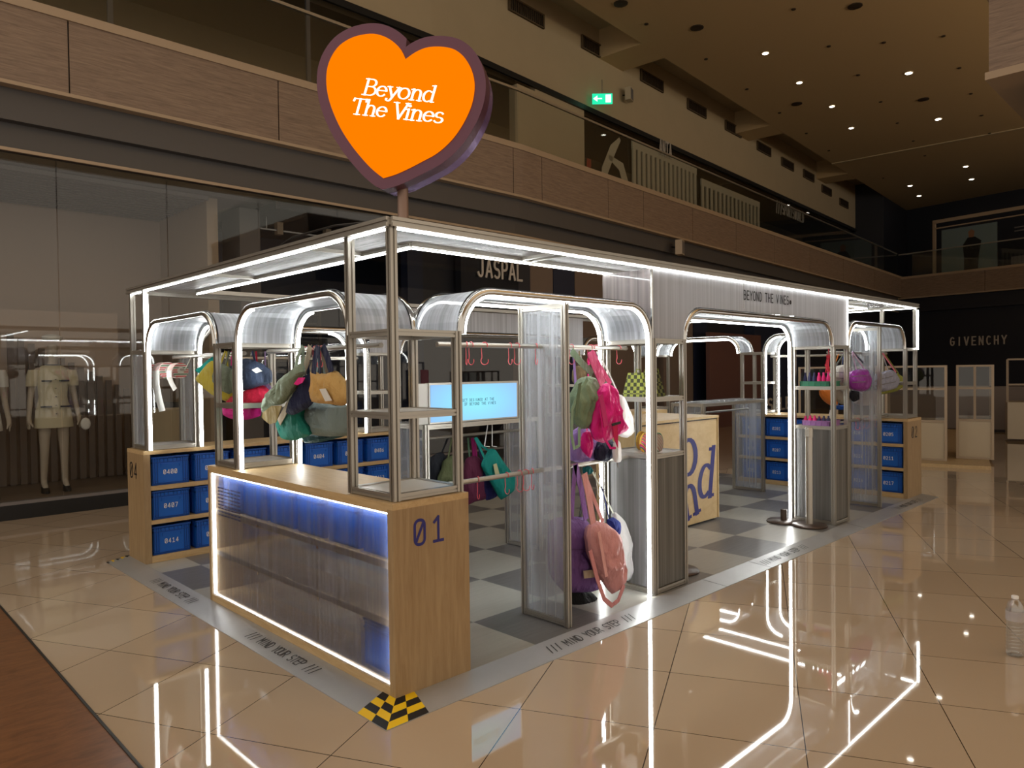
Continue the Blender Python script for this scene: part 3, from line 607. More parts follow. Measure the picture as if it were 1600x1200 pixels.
# ---- ground floor shopfront of the long wall
G = 6.6
sg = MB(); gx = [-6, -2.2, .155, 1.33, 2.5, 3.7, 4.9, 6.1, 7.4]
for a_, b_ in zip(gx, gx[1:]): sg.box(a_+.004, b_-.004, 6.60, 6.615, .1, 3.9)
struct(sg, 'window_3', M['glass'])
struct(MB().box(-6, 7.4, 6.54, 6.62, ZF, .13, M['black']).box(-6, 7.4, 6.54, 6.63, .13, .16, M['shop_grey']), 'baseboard_back', M['black'])
struct(MB().box(-6, 1.5, 6.63, 9.0, ZF, .14), 'floor', M['shop_floor'])
struct(MB().box(-6, 2.05, 9.0, 9.1, ZF, 3.9), 'wall_left', M['shop_wall'])
struct(MB().box(-6.1, -6.0, 6.6, 9.1, ZF, 4.6), 'wall_left', M['shop_wall'])
b = MB(); wallbox(b, 33.0, 62, .45, .6, ZF, 5.0); struct(b, 'wall_back', M['void'])
b = MB(); farbox(b, -14, 0.2, .35, .5, ZF, 5.0); struct(b, 'wall_right', M['void'])
struct(MB().box(2.05, 2.2, 7.2, 9.1, ZF, 3.9), 'trim_9', M['cream'])
struct(MB().box(2.2, 12, 9.0, 9.1, ZF, 3.9), 'wall_back', M['void_navy'])
struct(MB().box(2.55, 2.85, 7.3, 7.9, ZF, 3.86), 'wall_back', M['shop_grey'])
b = MB()
for k in range(48): b.box(-3.5+k*.11, -3.43+k*.11, 8.08, 8.11, .145, 1.3+max(0, .8-.06*max(0, k-30)) if k > 30 else 1.3)
single(b, 'slatted_wood_wall', M['brown_panel'], 'vertical brown wood slats behind the shop mannequins', 'wall panel')
b = MB().box(-.9, 1.2, 8.2, 8.6, .14, 2.35); single(b, 'display_partition', M['shop_wall'], 'tall taupe partition standing behind the mannequin with beret', 'partition')
b = MB()
for k in range(14): b.box(-5+k*.28*0, 2.0, 7.0+k*.14, 7.05+k*.14, 3.82, 3.87)
struct(b, 'ceiling', M['shop_grey'])
b = MB(); b.lathe((1.62, 7.6, .14), [(.3, 0), (.31, .9), (.29, .92)], 28, M['upper_wall'])
for k in range(28):
    a_ = 2*math.pi*k/28; b.tube([(1.62+.315*math.cos(a_), 7.6+.315*math.sin(a_), .16), (1.62+.315*math.cos(a_), 7.6+.315*math.sin(a_), .55)], .012, 5, M['cream'])
single(b, 'display_drum', None, 'round cream fluted display drum behind the shop glass', 'display stand')
mb = MB(); mb.box(1.5, 1.75, 7.5, 7.7, 1.06, 1.13); single(mb, 'folded_bag', M['black'], 'small dark bag lying on the cream display drum', 'bag')
# track with spotlights inside the next shop
t = thing('track_light', (4.2, 7.4, 3.78), 'white track with box spotlights inside the dark shop', 'light')
MB().tube([(2.9, 7.4, 3.62), (8.5, 7.4, 3.62)], .012).tube([(3.0, 7.4, 3.62), (3.0, 7.4, 3.8)], .006).tube([(5.6, 7.4, 3.62), (5.6, 7.4, 3.8)], .006).tube([(8.4, 7.4, 3.62), (8.4, 7.4, 3.8)], .006).build('rail', M['white'], t)
for x in (3.15, 3.95, 4.6, 5.4): MB().box(x, x+.09, 7.36, 7.46, 3.56, 3.74).build('spot_head', M['cream'], t)
struct(MB().box(2.85, 12, 6.8, 9, 3.8, 3.9), 'ceiling', M['void'])
# panels right of the dark shop
b = MB(); wallbox(b, 5.35, 6.1, .25, .35, ZF, 3.9); struct(b, 'wall_back', M['void'])
b = MB(); wallbox(b, 5.0, 5.3, .12, .3, ZF, 3.9); struct(b, 'wall_back', M['void_navy'])
sb = MB(); wallbox(sb, 6.05, 7.75, .05, .2, 2.3, 3.9); o = struct(sb, 'wall_back', M['void'])
wall_word('JASPAL', 746, 431, 818, .30, .0, M['letter_grey'], 'brushed metal letters reading JASPAL on the dark fascia', w=.13)
for x0, x1, mt in ((7.75, 8.5, 'brown_panel'), (8.5, 9.2, 'void_navy'), (9.2, 12.3, 'brown_panel'), (12.3, 12.7, 'void'), (12.7, 14.2, 'brown_panel'), (14.25, 15.0, 'void_navy'), (15, 18, 'void'), (18, 22, 'void_navy'), (22, 34, 'void')):
    b = MB(); wallbox(b, x0+.01, x1-.01, .1+(.3 if mt == 'void' else 0), .5, ZF, 3.92); struct(b, 'wall_back', M[mt])
b = MB()
for k in range(12): b.box(3.0, 4.6, 8.7, 8.74, .9+k*.16, .93+k*.16)
b.box(3.0, 3.05, 8.69, 8.75, ZF+.001, 2.9).box(4.55, 4.6, 8.69, 8.75, ZF+.001, 2.9)
single(b, 'slatted_blind', M['dark_fascia'], 'dark horizontal slatted blind inside the shop behind the booth', 'blind')
M['plum_poster'] = pbr('plum_poster', srgb(80, 30, 48), .6)
c0 = P(658, 578, 1, 6.4); c1_ = P(670, 601, 1, 6.4); single(MB().box(c0.x, c1_.x, 6.4, 6.42, c1_.z-.3, c0.z), 'wall_poster', M['plum_poster'], 'small plum poster seen above the left end of the screen', 'poster')
M['red_brown'] = pbr('red_brown_hoarding', srgb(96, 64, 58), .6)
b = MB(); wallbox(b, 14.3, 17.5, -.3, -.2, ZF, 2.4); struct(b, 'wall_back', M['red_brown'])
wall_word('SALE', 1199, 642, 1236, .34, -.301, M['letter_grey'], 'grey SALE lettering on the red brown hoarding behind the booth', w=.16)
def far_word(s, x0, y0, x1, h_, mat, lab):
    def hit(px, py):
        v = CF + CR*((px-800)/F_PX) + CU*(-(py-600)/F_PX); a_ = fw(0, .2); d = fw(22, .2)-a_; den = v.x*d.y-v.y*d.x; t = ((a_.x-CAM.x)*d.y-(a_.y-CAM.y)*d.x)/den; return CAM+v*t
    a_, b_ = hit(x0, y0), hit(x1, y0); d3 = Vector((b_.x-a_.x, b_.y-a_.y, 0)); L = d3.length; sc_ = L/(len(s)*1.0); vm = letters(MB(), s, (0, 0, 0), (1, 0, 0), (0, 1, 0), 1, w=.14, adv=1.0, depth=.05); d3.normalize(); mb = MB(); nn = Vector((d3.y, -d3.x, 0))
    for v in vm.v: mb.v.append(a_+d3*v.x*sc_+Vector((0, 0, v.y*h_))+nn*v.z)
    mb.f = vm.f; mb.mi = vm.mi; return single(mb, 'shop_sign', mat, lab, 'sign')
far_word('GIVENCHY', 1485, 540, 1578, .34, M['letter_grey'], 'spaced pale letters reading GIVENCHY on the far black facade')

# ================================================================ THE BOOTH
BL, BW = 7.44, 3.80
E0, D0 = 0.05, 0.45          # frame line and inner frame line
ZS, ZT, ZR = 1.69, 1.915, 2.195  # arch spring, arch crown, roof line
ZC = 0.90
struct(MB().box(0, BL, 0, BW, ZF, 0), 'floor', M['checker'], label='grey checkered vinyl floor of the booth')
def ramp(name, inner, outer, label):
    t = thing(name, ((inner[0][0]+outer[0][0])/2, (inner[0][1]+outer[0][1])/2, ZF), label, 'ramp', 'metal edge ramps around the booth')
    a_, b_ = inner; c_, d_ = outer
    v = [(a_[0], a_[1], .002), (b_[0], b_[1], .002), (d_[0], d_[1], ZF+.004), (c_[0], c_[1], ZF+.004), (a_[0], a_[1], ZF), (b_[0], b_[1], ZF), (d_[0], d_[1], ZF+.0005), (c_[0], c_[1], ZF+.0005)]
    MB().add(v, [(0, 3, 2, 1), (4, 5, 6, 7), (0, 1, 5, 4), (2, 3, 7, 6), (1, 2, 6, 5), (3, 0, 4, 7)]).build('plate', M['steel'], t); return t
R = .165
rf = ramp('edge_ramp', ((0, 0), (BL, 0)), ((-R, -R), (BL+.05, -R)), 'long metal ramp plate along the right front edge of the booth')
rl = ramp('edge_ramp', ((0, BW), (0, 0)), ((-R, BW+.03), (-R, -R)), 'metal ramp plate along the left edge of the booth')
SLOPE = math.atan2(.032, R)
def ramp_text(parent, org, ux, inward, s='/// MIND YOUR STEP ///', h=.052):
    uy = Vector(inward)+Vector((0, 0, math.tan(SLOPE)))
    letters(MB(), s, Vector(org)+Vector((0, 0, .0025)), ux, uy, h, w=.13, adv=.64).build('lettering', M['ink_grey'], parent)
zr = lambda d: .002-(d/R)*.030
for x in (.93, 3.36, 6.35): ramp_text(rf, (x, -.11, zr(.11)), (1, 0, 0), (0, 1, 0), h=.055)
for y in (1.34, 2.95): ramp_text(rl, (-.11, y, zr(.11)), (0, -1, 0), (1, 0, 0), h=.055)
mb = MB()
for x in (2.63, 3.3, 5.2): mb.prism([(x, -.004, .0025), (x+.05, -R, ZF+.005), (x+.053, -R, ZF+.005), (x+.003, -.004, .0025)], [(x, -.004, .003), (x+.05, -R, ZF+.0055), (x+.053, -R, ZF+.0055), (x+.003, -.004, .003)])
mb.build('seam', M['ink_grey'], rf)
# hazard tape
def hazard(label, w_=.105):
    """two strips of checked tape, one on each plate, mitred at the near corner"""
    t = MB(); n = 4
    for side in (0, 1):
        def pt(u, v): z = .002-(v/R)*.030+.003; return (u, -v, z) if side == 0 else (-v, u, z)
        for k in range(n):
            v0, v1 = R*k/n, R*(k+1)/n
            for j in range(2):
                if side == 0: f = lambda j_, v: -v+(w_+v*.75)*j_/2
                else: f = lambda j_, v: -v+(w_+v*.75)*j_/2
                q = [pt(f(j, v0), v0), pt(f(j+1, v0), v0), pt(f(j+1, v1), v1), pt(f(j, v1), v1)]
                t.add(q, [(0, 1, 2, 3)], M['yellow'] if (k+j+side) % 2 else M['black'])
    return single(t, 'hazard_tape', None, label, 'tape')
hazard('black and yellow checked hazard tape on the near corner of the ramp')
mb = MB()
for k in range(5): mb.box(-R+.035*k, -R+.035*(k+1), BW-.02, BW+.035, -.028+.006*k, -.024+.006*k, M['yellow'] if k % 2 else M['black'])
single(mb, 'hazard_tape', None, 'black and yellow hazard tape on the far left corner of the ramp', 'tape')

# ---- frames
def tower(x0, x1, y0, y1, z0, label, shelves=(1.30,), tall=(), ztop=ZS, base=None, skip=(), led=()):
    """shelf tower of slotted aluminium posts"""
    t = thing('shelf_tower', ((x0+x1)/2, (y0+y1)/2, z0), label, 'shelf tower', 'square aluminium shelf towers of the booth')
    s = .038; q = .019
    cs = {0: (x0+q, y0+q), 1: (x1-q, y0+q), 2: (x1-q, y1-q), 3: (x0+q, y1-q)}
    for k, (x, y) in cs.items():
        if k in skip: continue
        z1 = ZR-.02 if k in tall else ztop+.015
        MB().profile((x, y, z0+.001), (x, y, z1), s, (1, 0, 0)).build('post', M['alu'], t)
        if k in led: MB().box(x-.014, x+.014, y-.034, y-.02, ztop, ZR-.05).build('led_strip', M['led'], t)
    for z in (z0+.02,)+tuple(shelves)+(ztop,):
        f = MB(); zz = z-.001
        for (ax, ay), (bx, by) in ((cs[0], cs[1]), (cs[1], cs[2]), (cs[2], cs[3]), (cs[3], cs[0])):
            d = Vector((bx-ax, by-ay, 0)).normalized()*q
            f.profile(Vector((ax, ay, zz))+d, Vector((bx, by, zz))-d, .032)
        sh = f.build('shelf_frame', M['alu'], t)
        MB().box(x0+.03, x1-.03, y0+.03, y1-.03, zz+.006, zz+.012).build('shelf_panel', M['shelf_white'] if z != ztop else M['poly_x'], sh)
    if base:
        g = .012
        for nm, (a0, a1, b0, b1), mt in (('side_panel', (x0+.03, x1-.03, y0+g, y0+g+.006), 'base_x'), ('side_panel', (x0+g, x0+g+.006, y0+.03, y1-.03), 'base_y'), ('side_panel', (x1-g-.006, x1-g, y0+.03, y1-.03), 'base_y')):
            MB().box(a0, a1, b0, b1, z0+.04, base-.02).build(nm, M[mt], t)
    return t
def arch_path(a0, a1, zb0, zb1, r=.215, ztop=ZT, n=8):
    """2D (along, z) path: up one leg, over with rounded corners, down the other"""
    p = [(a0, zb0)]
    p += [(a0+r-r*math.cos(math.pi/2*i/n), ztop-r+r*math.sin(math.pi/2*i/n)) for i in range(n+1)]
    p += [(a1-r+r*math.sin(math.pi/2*i/n), ztop-r+r*math.cos(math.pi/2*i/n)) for i in range(n+1)]
    return p+[(a1, zb1)]
def arch(axis, a0, a1, b0, b1, label, led=((1, 1), (1, 1)), zleg=((ZS, ZS), (ZS, ZS)), ztop=ZT, top_led=True):
    """axis 0: runs along x, canopy deep in y.  led/zleg: [frame at b0|b1][leg a0|a1]"""
    W3 = (lambda a, b, z: Vector((a, b, z))) if axis == 0 else (lambda a, b, z: Vector((b, a, z)))
    t = thing('arch_frame', W3((a0+a1)/2, (b0+b1)/2, ZS), label, 'arch', 'rounded LED arches of the booth')
    for k, b in enumerate((b0, b1)):
        pth = arch_path(a0, a1, zleg[k][0], zleg[k][1], ztop=ztop)
        MB().tube([W3(a, b, z) for a, z in pth], .021, 10).build('arch_tube', M['chrome'], t, smooth=True)
        if any(led[k]):
            s = .024; n_ = len(pth); ins = []
            za, zb = (zleg[k][0] if led[k][0] else ZT-.12), (zleg[k][1] if led[k][1] else ZT-.12)
            ip = arch_path(a0+s, a1-s, za, zb, r=.195, ztop=ztop-s)
            if not led[k][0]: ip = ip[10:]
            if not led[k][1]: ip = ip[:10] if not top_led else ip[:-9]
            wd = W3(0, 1, 0)
            MB().sweep([W3(a, b, z) for a, z in ip], wd, .023, .009).build('led_strip', M['led'], t)
    # curved twin-wall sheet
    p2 = [(a, max(z, ZS+.01)) for a, z in arch_path(a0, a1, ZS+.01, ZS+.01, ztop=ztop+.012)]
    mb = MB(); mb.sweep([W3(a, (b0+b1)/2, z) for a, z in p2], W3(0, 1, 0), abs(b1-b0)-.02, .006); mb.build('curved_sheet', M['polyc_y' if axis == 0 else 'polyc_x'], t)
    g = MB()
    for k, b in enumerate((b0, b1)):
        sg_ = .0215 if k == 0 else -.0215
        g.tube([W3(a, b+sg_, z+.012) for a, z in p2], .0035, 5)
    g.build('gasket', M['rubber'], t)
    return t
G0 = .0
XF = [.45, 2.10, 2.50, 5.03, 5.38, 7.03]   # stations along the front and back
YF = [.42, 1.74, 2.05, 3.42]
# corner and intermediate towers
T1 = tower(E0-.02, D0, E0-.02, YF[0]+.01, ZC, 'tall corner shelf tower on the counter marked 01', tall=(0, 3))
T2 = tower(E0-.02, D0, YF[1], YF[2]+.02, ZC, 'short shelf tower on the far end of the counter marked 01')
T3 = tower(E0-.02, D0, YF[3], BW-.03, ZC, 'corner shelf tower on the cabinet marked 04, with the sticker rolls', shelves=(), tall=(0, 3), led=(0,))
MB().box(E0-.008, E0-.002, YF[3]+.04, BW-.07, ZC+.04, ZS-.02).build('side_panel', M['poly_y'], T3)
MB().box(D0-.02, D0-.014, YF[3]+.04, BW-.07, ZC+.04, ZS-.02).build('side_panel', M['poly_y'], T3)
T4 = tower(XF[1], XF[2], E0-.02, D0, 0, 'floor standing shelf tower holding checked bags, left of the entrance', shelves=(.92, 1.30), base=.92)
T5 = tower(XF[3], XF[4], E0-.02, D0, 0, 'floor standing shelf tower with green and purple trays, right of the entrance', shelves=(.92, 1.30), base=.92)
T6 = tower(XF[5], BL-.03, E0-.02, YF[0]+.01, ZC, 'corner shelf tower on the cabinet marked 02', tall=(1, 2), led=(1,))
T7 = tower(XF[5], BL-.03, YF[1], YF[2]+.02, ZC, 'shelf tower on the far end of the cabinet marked 02')
T8 = tower(XF[5], BL-.03, YF[3], BW-.03, 0, 'far back corner shelf tower behind the plywood cash counter', shelves=(.92,), base=.92)
T9 = tower(XF[1], XF[2], YF[3], BW-.03, ZC, 'shelf tower on the inner end of the cabinet marked 04')
T10 = tower(XF[3], XF[4], YF[3], BW-.03, 0, 'back shelf tower behind the hanging backpacks', shelves=(.92, 1.30), base=.92)
# arches
LZ = ZC+.005
arch(1, YF[0], YF[1]-.01, E0, D0, 'LED arch over the bags hung on the left side, nearest the tall corner tower', led=((0, 1), (0, 1)), zleg=((ZS, LZ), (ZS, LZ)))
arch(1, YF[2]+.03, YF[3]-.02, E0, D0, 'LED arch on the left side next to the cabinet marked 04', led=((0, 1), (0, 1)), zleg=((ZS, LZ), (ZS, LZ)))
arch(0, XF[0]+.01, XF[1]-.01, E0, D0, 'LED arch on the right front with the backpacks and the frosted divider', led=((1, 1), (1, 1)), zleg=((ZS, .005), (ZS, .005)))
arch(0, XF[2], XF[3]-.01, E0, D0, 'wide LED arch of the entrance under the sign', led=((0, 0), (1, 1)), zleg=((ZS, ZS), (ZS, .005)))
arch(0, XF[4]+.02, XF[5]-.01, E0, D0, 'rounded arch over the quilted bags at the right end', led=((1, 0), (1, 1)), zleg=((ZS, ZS), (ZS, ZS)), top_led=False, ztop=ZT+.02)
arch(1, YF[0], YF[1]-.01, XF[5], BL-.05, 'LED arch on the far side above the cabinet marked 02', led=((0, 1), (0, 1)), zleg=((ZS, LZ), (ZS, LZ)))
arch(1, YF[2]+.03, YF[3]-.02, XF[5], BL-.05, 'LED arch at the far side beyond the cabinet marked 02', led=((1, 1), (1, 1)), zleg=((ZS, ZS), (ZS, ZS)))
arch(0, XF[0]+.01, XF[1]-.01, YF[3]-.01, BW-.05, 'LED arch on the back side above the crates marked 0402 to 0405', led=((0, 1), (0, 1)), zleg=((ZS, LZ), (ZS, LZ)))
arch(0, XF[2], XF[3]-.01, YF[3]-.01, BW-.05, 'wide rounded arch of the back side behind the screen', led=((0, 0), (0, 0)), zleg=((ZS, ZS), (ZS, ZS)))
arch(0, XF[4]+.02, XF[5]-.01, YF[3]-.01, BW-.05, 'rounded arch of the back side at the far right', led=((0, 1), (0, 1)), zleg=((ZS, ZS), (ZS, ZS)))

# roof ring
rc = thing('roof_canopy', (BL/2, BW/2, ZR), 'flat polycarbonate roof ring with LED lines around the top of the booth', 'canopy')
o0, i0, o1, i1 = .03, D0, None, None
X0, X1, Y0, Y1 = .03, BL-.03, .03, BW-.03; A_, B_ = D0, BL-D0+.0; C_, D_ = D0-.01, BW-D0+.06
for (p, q) in (((X0, Y0), (X1, Y0)), ((X0, Y1), (X1, Y1)), ((X0, Y0), (X0, Y1)), ((X1, Y0), (X1, Y1))):
    MB().profile((p[0], p[1], ZR), (q[0], q[1], ZR), .045).build('outer_beam', M['alu'], rc)
for (p, q) in (((A_, C_), (B_, C_)), ((A_, D_), (B_, D_)), ((A_, C_), (A_, D_)), ((B_, C_), (B_, D_))):
    MB().profile((p[0], p[1], ZR), (q[0], q[1], ZR), .032).build('inner_beam', M['alu'], rc)
MB().box(X0, X1, Y0, C_, ZR+.008, ZR+.014).build('roof_panel', M['roof_y'], rc); MB().box(X0, X1, D_, Y1, ZR+.008, ZR+.014).build('roof_panel', M['roof_y'], rc)
MB().box(X0, A_, C_, D_, ZR+.008, ZR+.014).build('roof_panel', M['roof_x'], rc); MB().box(B_, X1, C_, D_, ZR+.008, ZR+.014).build('roof_panel', M['roof_x'], rc)
zl = ZR-.031
def led_line(x0, x1, y0, y1): MB().box(x0, x1, y0, y1, zl+.002, zl+.008).build('led_strip', M['led'], rc)
led_line(X0+.03, X1-.03, Y0+.013, Y0+.022); led_line(X0+.013, X0+.022, Y0+.03, Y1-.03); led_line(X1-.022, X1-.004, Y0+.03, Y1-.03)
led_line(A_, B_, C_-.006, C_+.004); led_line(A_-.006, A_+.004, C_, D_); led_line(B_-.01, B_+.008, C_, D_)
rb = MB()
for x in (1.28, 1.36, 2.95, 3.9, 4.8, 6.2): rb.box(x, x+.02, Y0, C_, ZR-.012, ZR+.008)
for y in (.9, 2.3): rb.box(X0, A_, y, y+.02, ZR-.012, ZR+.008)
rb.build('cross_rib', M['alu'], rc)
# sign fascia with the arch cut out
def fascia(y, label, text=False):
    t = thing('sign_fascia', ((XF[1]+XF[4])/2, y, ZS), label, 'sign panel', 'sign panels of the booth'); top = ZR-.03; th = .006; r = .215; n = 8; a0, a1 = XF[2]-.02, XF[3]+.01
    prof = [(XF[1]+.01, ZS+.01), (a0, ZS+.01)]+[(a0+r-r*math.cos(math.pi/2*i/n), ZT+.025-r+r*math.sin(math.pi/2*i/n)) for i in range(n+1)]
    k = len(prof); prof += [(a1-r+r*math.sin(math.pi/2*i/n), ZT+.025-r+r*math.cos(math.pi/2*i/n)) for i in range(n+1)]+[(a1, ZS+.01), (XF[4]-.01, ZS+.01)]
    mb = MB(); vs = []; fs = []
    for x, z in prof: vs += [(x, y, z), (x, y, top)]
    for i in range(len(prof)-1):
        if abs(prof[i][0]-prof[i+1][0]) > 1e-6: fs.append((2*i, 2*i+2, 2*i+3, 2*i+1))
    mb.add(vs, fs); mb.build('front_sheet', M['fascia'], t); return t
fs1 = fascia(E0-.008, 'silvery front sign panel over the entrance reading BEYOND THE VINES', True)
letters(MB(), 'BEYOND THE VINES@', (3.325, E0-.012, 2.035), (1, 0, 0), (0, 0, 1), .068, w=.14, adv=.76, widths={'@': .7, ' ': .62}, narrow={'I': .5}).build('lettering', M['black_ink'], fs1)
MB().box(XF[1]+.004, XF[1]+.01, E0, D0, ZS+.03, ZR-.03).build('side_sheet', M['fascia_y'], fs1)
MB().box(XF[4]-.01, XF[4]-.004, E0, D0, ZS+.03, ZR-.03).build('side_sheet', M['fascia_y'], fs1)
MB().box(XF[1]+.0, XF[1]+.012, E0-.014, E0-.002, ZS+.02, ZR-.03).build('edge_trim', M['chrome'], fs1); MB().box(XF[4]-.012, XF[4], E0-.014, E0-.002, ZS+.02, ZR-.03).build('edge_trim', M['led_soft'], fs1)
MB().box(3.33, 3.336, E0-.011, E0-.009, ZT+.05, ZR-.03).build('panel_joint', M['chrome'], fs1)
fs2 = fascia(YF[3]-.03, 'plain hazy sign panel of the back side behind the screen')

# dividers
def divider(x, y0, y1, z1, label, mt='poly_y', z0=.004):
    t = thing('divider_panel', (x, (y0+y1)/2, z0), label, 'divider', 'frosted divider panels'); s = .034
    MB().profile((x, y0, z0), (x, y0, z1), s, (1, 0, 0)).build('post', M['alu'], t); MB().profile((x, y1, z0), (x, y1, z1), s, (1, 0, 0)).build('post', M['alu'], t)
    for z in (z0+.02, z1-.02): MB().profile((x, y0+.017, z), (x, y1-.017, z), .03).build('rail', M['alu'], t)
    MB().box(x-.004, x+.004, y0+.017, y1-.017, z0+.03, z1-.03).build('frosted_sheet', M[mt], t); return t
divider(1.25, E0+.0, .40, ZT-.02, 'full height frosted divider left of the backpacks')
divider(6.245, E0+.0, .36, ZT-.0, 'full height frosted divider in the right end arch')
# hanging rails
def rail(p, q, label, r=.014):
    t = single(MB().tube([p, q], r, 12), 'hanging_rail', M['alu'], label, 'rail', 'clothes rails of the booth', smooth=True); return t
ZRL = 1.645
rail((.25, .44, ZRL), (.25, 1.73, ZRL), 'rail carrying the totes in the left arch nearest the corner')
rail((.25, 2.08, ZRL), (.25, 3.41, ZRL), 'rail carrying the yellow and navy bags in the left arch by cabinet 04')
rail((.46, .24, ZRL), (2.09, .24, ZRL), 'upper rail of pink hooks in the front arch')
rail((.46, .24, .905), (2.09, .24, .905), 'lower rail of pink hooks in the front arch')
rail((5.39, .24, ZRL), (7.02, .24, ZRL), 'upper rail of the right end arch with the quilted bags')
rail((5.39, .24, .93), (7.02, .24, .93), 'lower rail of small hooks in the right end arch')
rail((7.21, .44, ZRL), (7.21, 1.73, ZRL), 'rail above the cabinet marked 02')
rail((.46, 3.58, ZRL), (2.09, 3.58, ZRL), 'rail above the crates on the back side')

# ---- cabinets with blue crates
def crate_meshes():
    """one stacking crate 0.30 wide (x), 0.38 deep (y), 0.23 high; front faces -y, origin at front bottom centre"""
    W, Dp, H = .300, .37, .228; th = .008; b = MB()
    b.box(-W/2+.006, W/2-.006, .006, Dp-.006, 0, .01); b.box(-W/2+.006, W/2-.006, .006, .006+th, 0, H-.02)
    b.box(-W/2+.006, W/2-.006, Dp-.006-th, Dp-.006, 0, H-.02); b.box(-W/2+.006, -W/2+.006+th, .006, Dp-.006, 0, H-.02); b.box(W/2-.006-th, W/2-.006, .006, Dp-.006, 0, H-.02)
    r = MB()
    for z0, z1, e in ((H-.014, H, 0), (H-.05, H-.042, .002)):
        r.box(-W/2+e, W/2-e, e, .014, z0, z1); r.box(-W/2+e, W/2-e, Dp-.014, Dp-e, z0, z1); r.box(-W/2+e, -W/2+.014, e, Dp-e, z0, z1); r.box(W/2-.014, W/2-e, e, Dp-e, z0, z1)
    for x in (-.135, -.118, -.1, .1, .118, .135): r.box(x-.0025, x+.0025, .0, .008, .012, H-.014)
    for x in (-.08, -.05, -.02, .02, .05, .08): r.box(x-.002, x+.002, .0, .008, H-.05, H-.014)
    for z in (.012, .03): r.box(-W/2+.006, -.098, .0, .008, z, z+.005); r.box(.098, W/2-.006, .0, .008, z, z+.005)
    r.box(-.095, .095, .001, .008, .012, .018); r.box(-W/2+.01, W/2-.01, .0015, .008, 0, .006)
    for s in (-1, 1):
        for y in (.06, .12, .18, .24, .30): r.box(s*(W/2-.003)-.003, s*(W/2-.003)+.003, y, y+.005, .012, H-.014)
    hd = MB(); hd.box(-.075, .075, -.001, .009, H-.066, H-.058); hd.box(-.075, -.069, -.001, .009, H-.085, H-.058); hd.box(.069, .075, -.001, .009, H-.085, H-.058)
    return b, r, hd
def make_crate():
    t = thing('storage_crate', (0, 0, 0), 'x', 'crate'); b, r, h = crate_meshes()
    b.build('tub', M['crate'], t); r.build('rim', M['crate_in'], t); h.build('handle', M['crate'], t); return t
proto = make_crate(); first = [True]
def place_crate(x, y, z, rot, num, label, group):
    if first[0]: o = proto; first[0] = False
    else:
        o = proto.copy(); COL.objects.link(o)
        for ch in proto.children:
            if ch.name.split('.')[0] == 'number': continue
            c_ = ch.copy(); COL.objects.link(c_); c_.parent = o
    o.location = (x, y, z); o.rotation_euler = (0, 0, rot); o['label'] = label; o['group'] = group
    if num:
        nb = letters(MB(), num, (0, -.0015, .085), (1, 0, 0), (0, 0, 1), .035, w=.13, adv=.82, center=True)
        me = bpy.data.meshes.new('number'); me.from_pydata([v for v in nb.v], [], nb.f); me.materials.append(M['white']); n = bpy.data.objects.new('number', me); COL.objects.link(n); n.parent = o
    return o
rows = [.617, .343, .057]
def cabinet(name, x0, x1, y0, y1, face, label, ncol, numeral=None, front=None):
    """open shelf cabinet; face: '-y' or '-x' or '+x' = the open side"""
    t = thing(name, ((x0+x1)/2, (y0+y1)/2, 0), label, 'cabinet', None)
    MB().box(x0, x1, y0, y1, ZC-.03, ZC-.001).build('top_board', M['oak_h'] if face == '-y' else M['oak_hy'], t)
    if face == '-y': ends = ((x0, x0+.05, y0, y1), (x1-.03, x1, y0, y1)); sh = (x0+.05, x1-.03, y0+.004, y1-.02)
    else: ends = ((x0, x1, y0, y0+.045), (x0, x1, y1-.03, y1)); sh = (x0+(.032 if face == '+x' else .004), x1-.004, y0+.045, y1-.03)
    for e in ends: MB().box(*e, .001, ZC-.03).build('end_panel', M['oak_v'], t)
    for z0, z1 in ((.001, .055), (.308, .341), (.580, .615)): MB().box(*sh, z0, z1).build('shelf', M['oak_h'] if face == '-y' else M['oak_hy'], t)
    if front is None:
        if face == '-y': MB().box(x0+.05, x1-.03, y1-.02, y1, .001, ZC-.03).build('back_panel', M['oak_h'], t)
        elif face == '-x': MB().box(x1-.004, x1, y0+.045, y1-.03, .001, ZC-.03).build('back_panel', M['oak_h'], t)
    return t
c4 = cabinet('crate_cabinet', 0.0, 2.45, 3.4, BW, '-y', 'long oak cabinet of blue crates marked 04 along the back left', 7)
uu = P(203, 745, 0, 0)
letters(MB(), '04', (-.0015, 3.735, .668), (0, -1, 0), (0, 0, 1), .12, w=.11, adv=.86).build('numeral', M['black_ink'], c4)
GC4 = 'blue crates in the cabinet marked 04'
rn = ['top', 'middle', 'bottom']; ORD = ['leftmost', 'second from left', 'third from left', 'fourth from left', 'fifth from left', 'sixth from left', 'seventh from left']
for r_ in range(3):
    for k in range(7):
        n = '04%02d' % (r_*7+k)
        place_crate(.05+.008+.152+k*.3355, 3.415, rows[r_], 0, n, 'blue crate numbered %s, %s in the %s row of cabinet 04' % (n, ORD[k], rn[r_]), GC4)
c2 = cabinet('crate_cabinet', 6.97, BL, 0.0, 2.1, '-x', 'oak cabinet of blue crates marked 02 across the right end of the booth', 6)
letters(MB(), '02', (7.10, -.0015, .682), (1, 0, 0), (0, 0, 1), .12, w=.11, adv=.95).build('numeral', M['black_ink'], c2)
for r_ in range(3):
    for k in range(6):
        n = '02%02d' % (r_*6+k)
        place_crate(6.985, .05+.155+(5-k)*.335, rows[r_], -math.pi/2, n, 'blue crate numbered %s, %s in %s row below the far right tower' % (n, ORD[k], rn[r_]), 'blue crates in the cabinet marked 02')
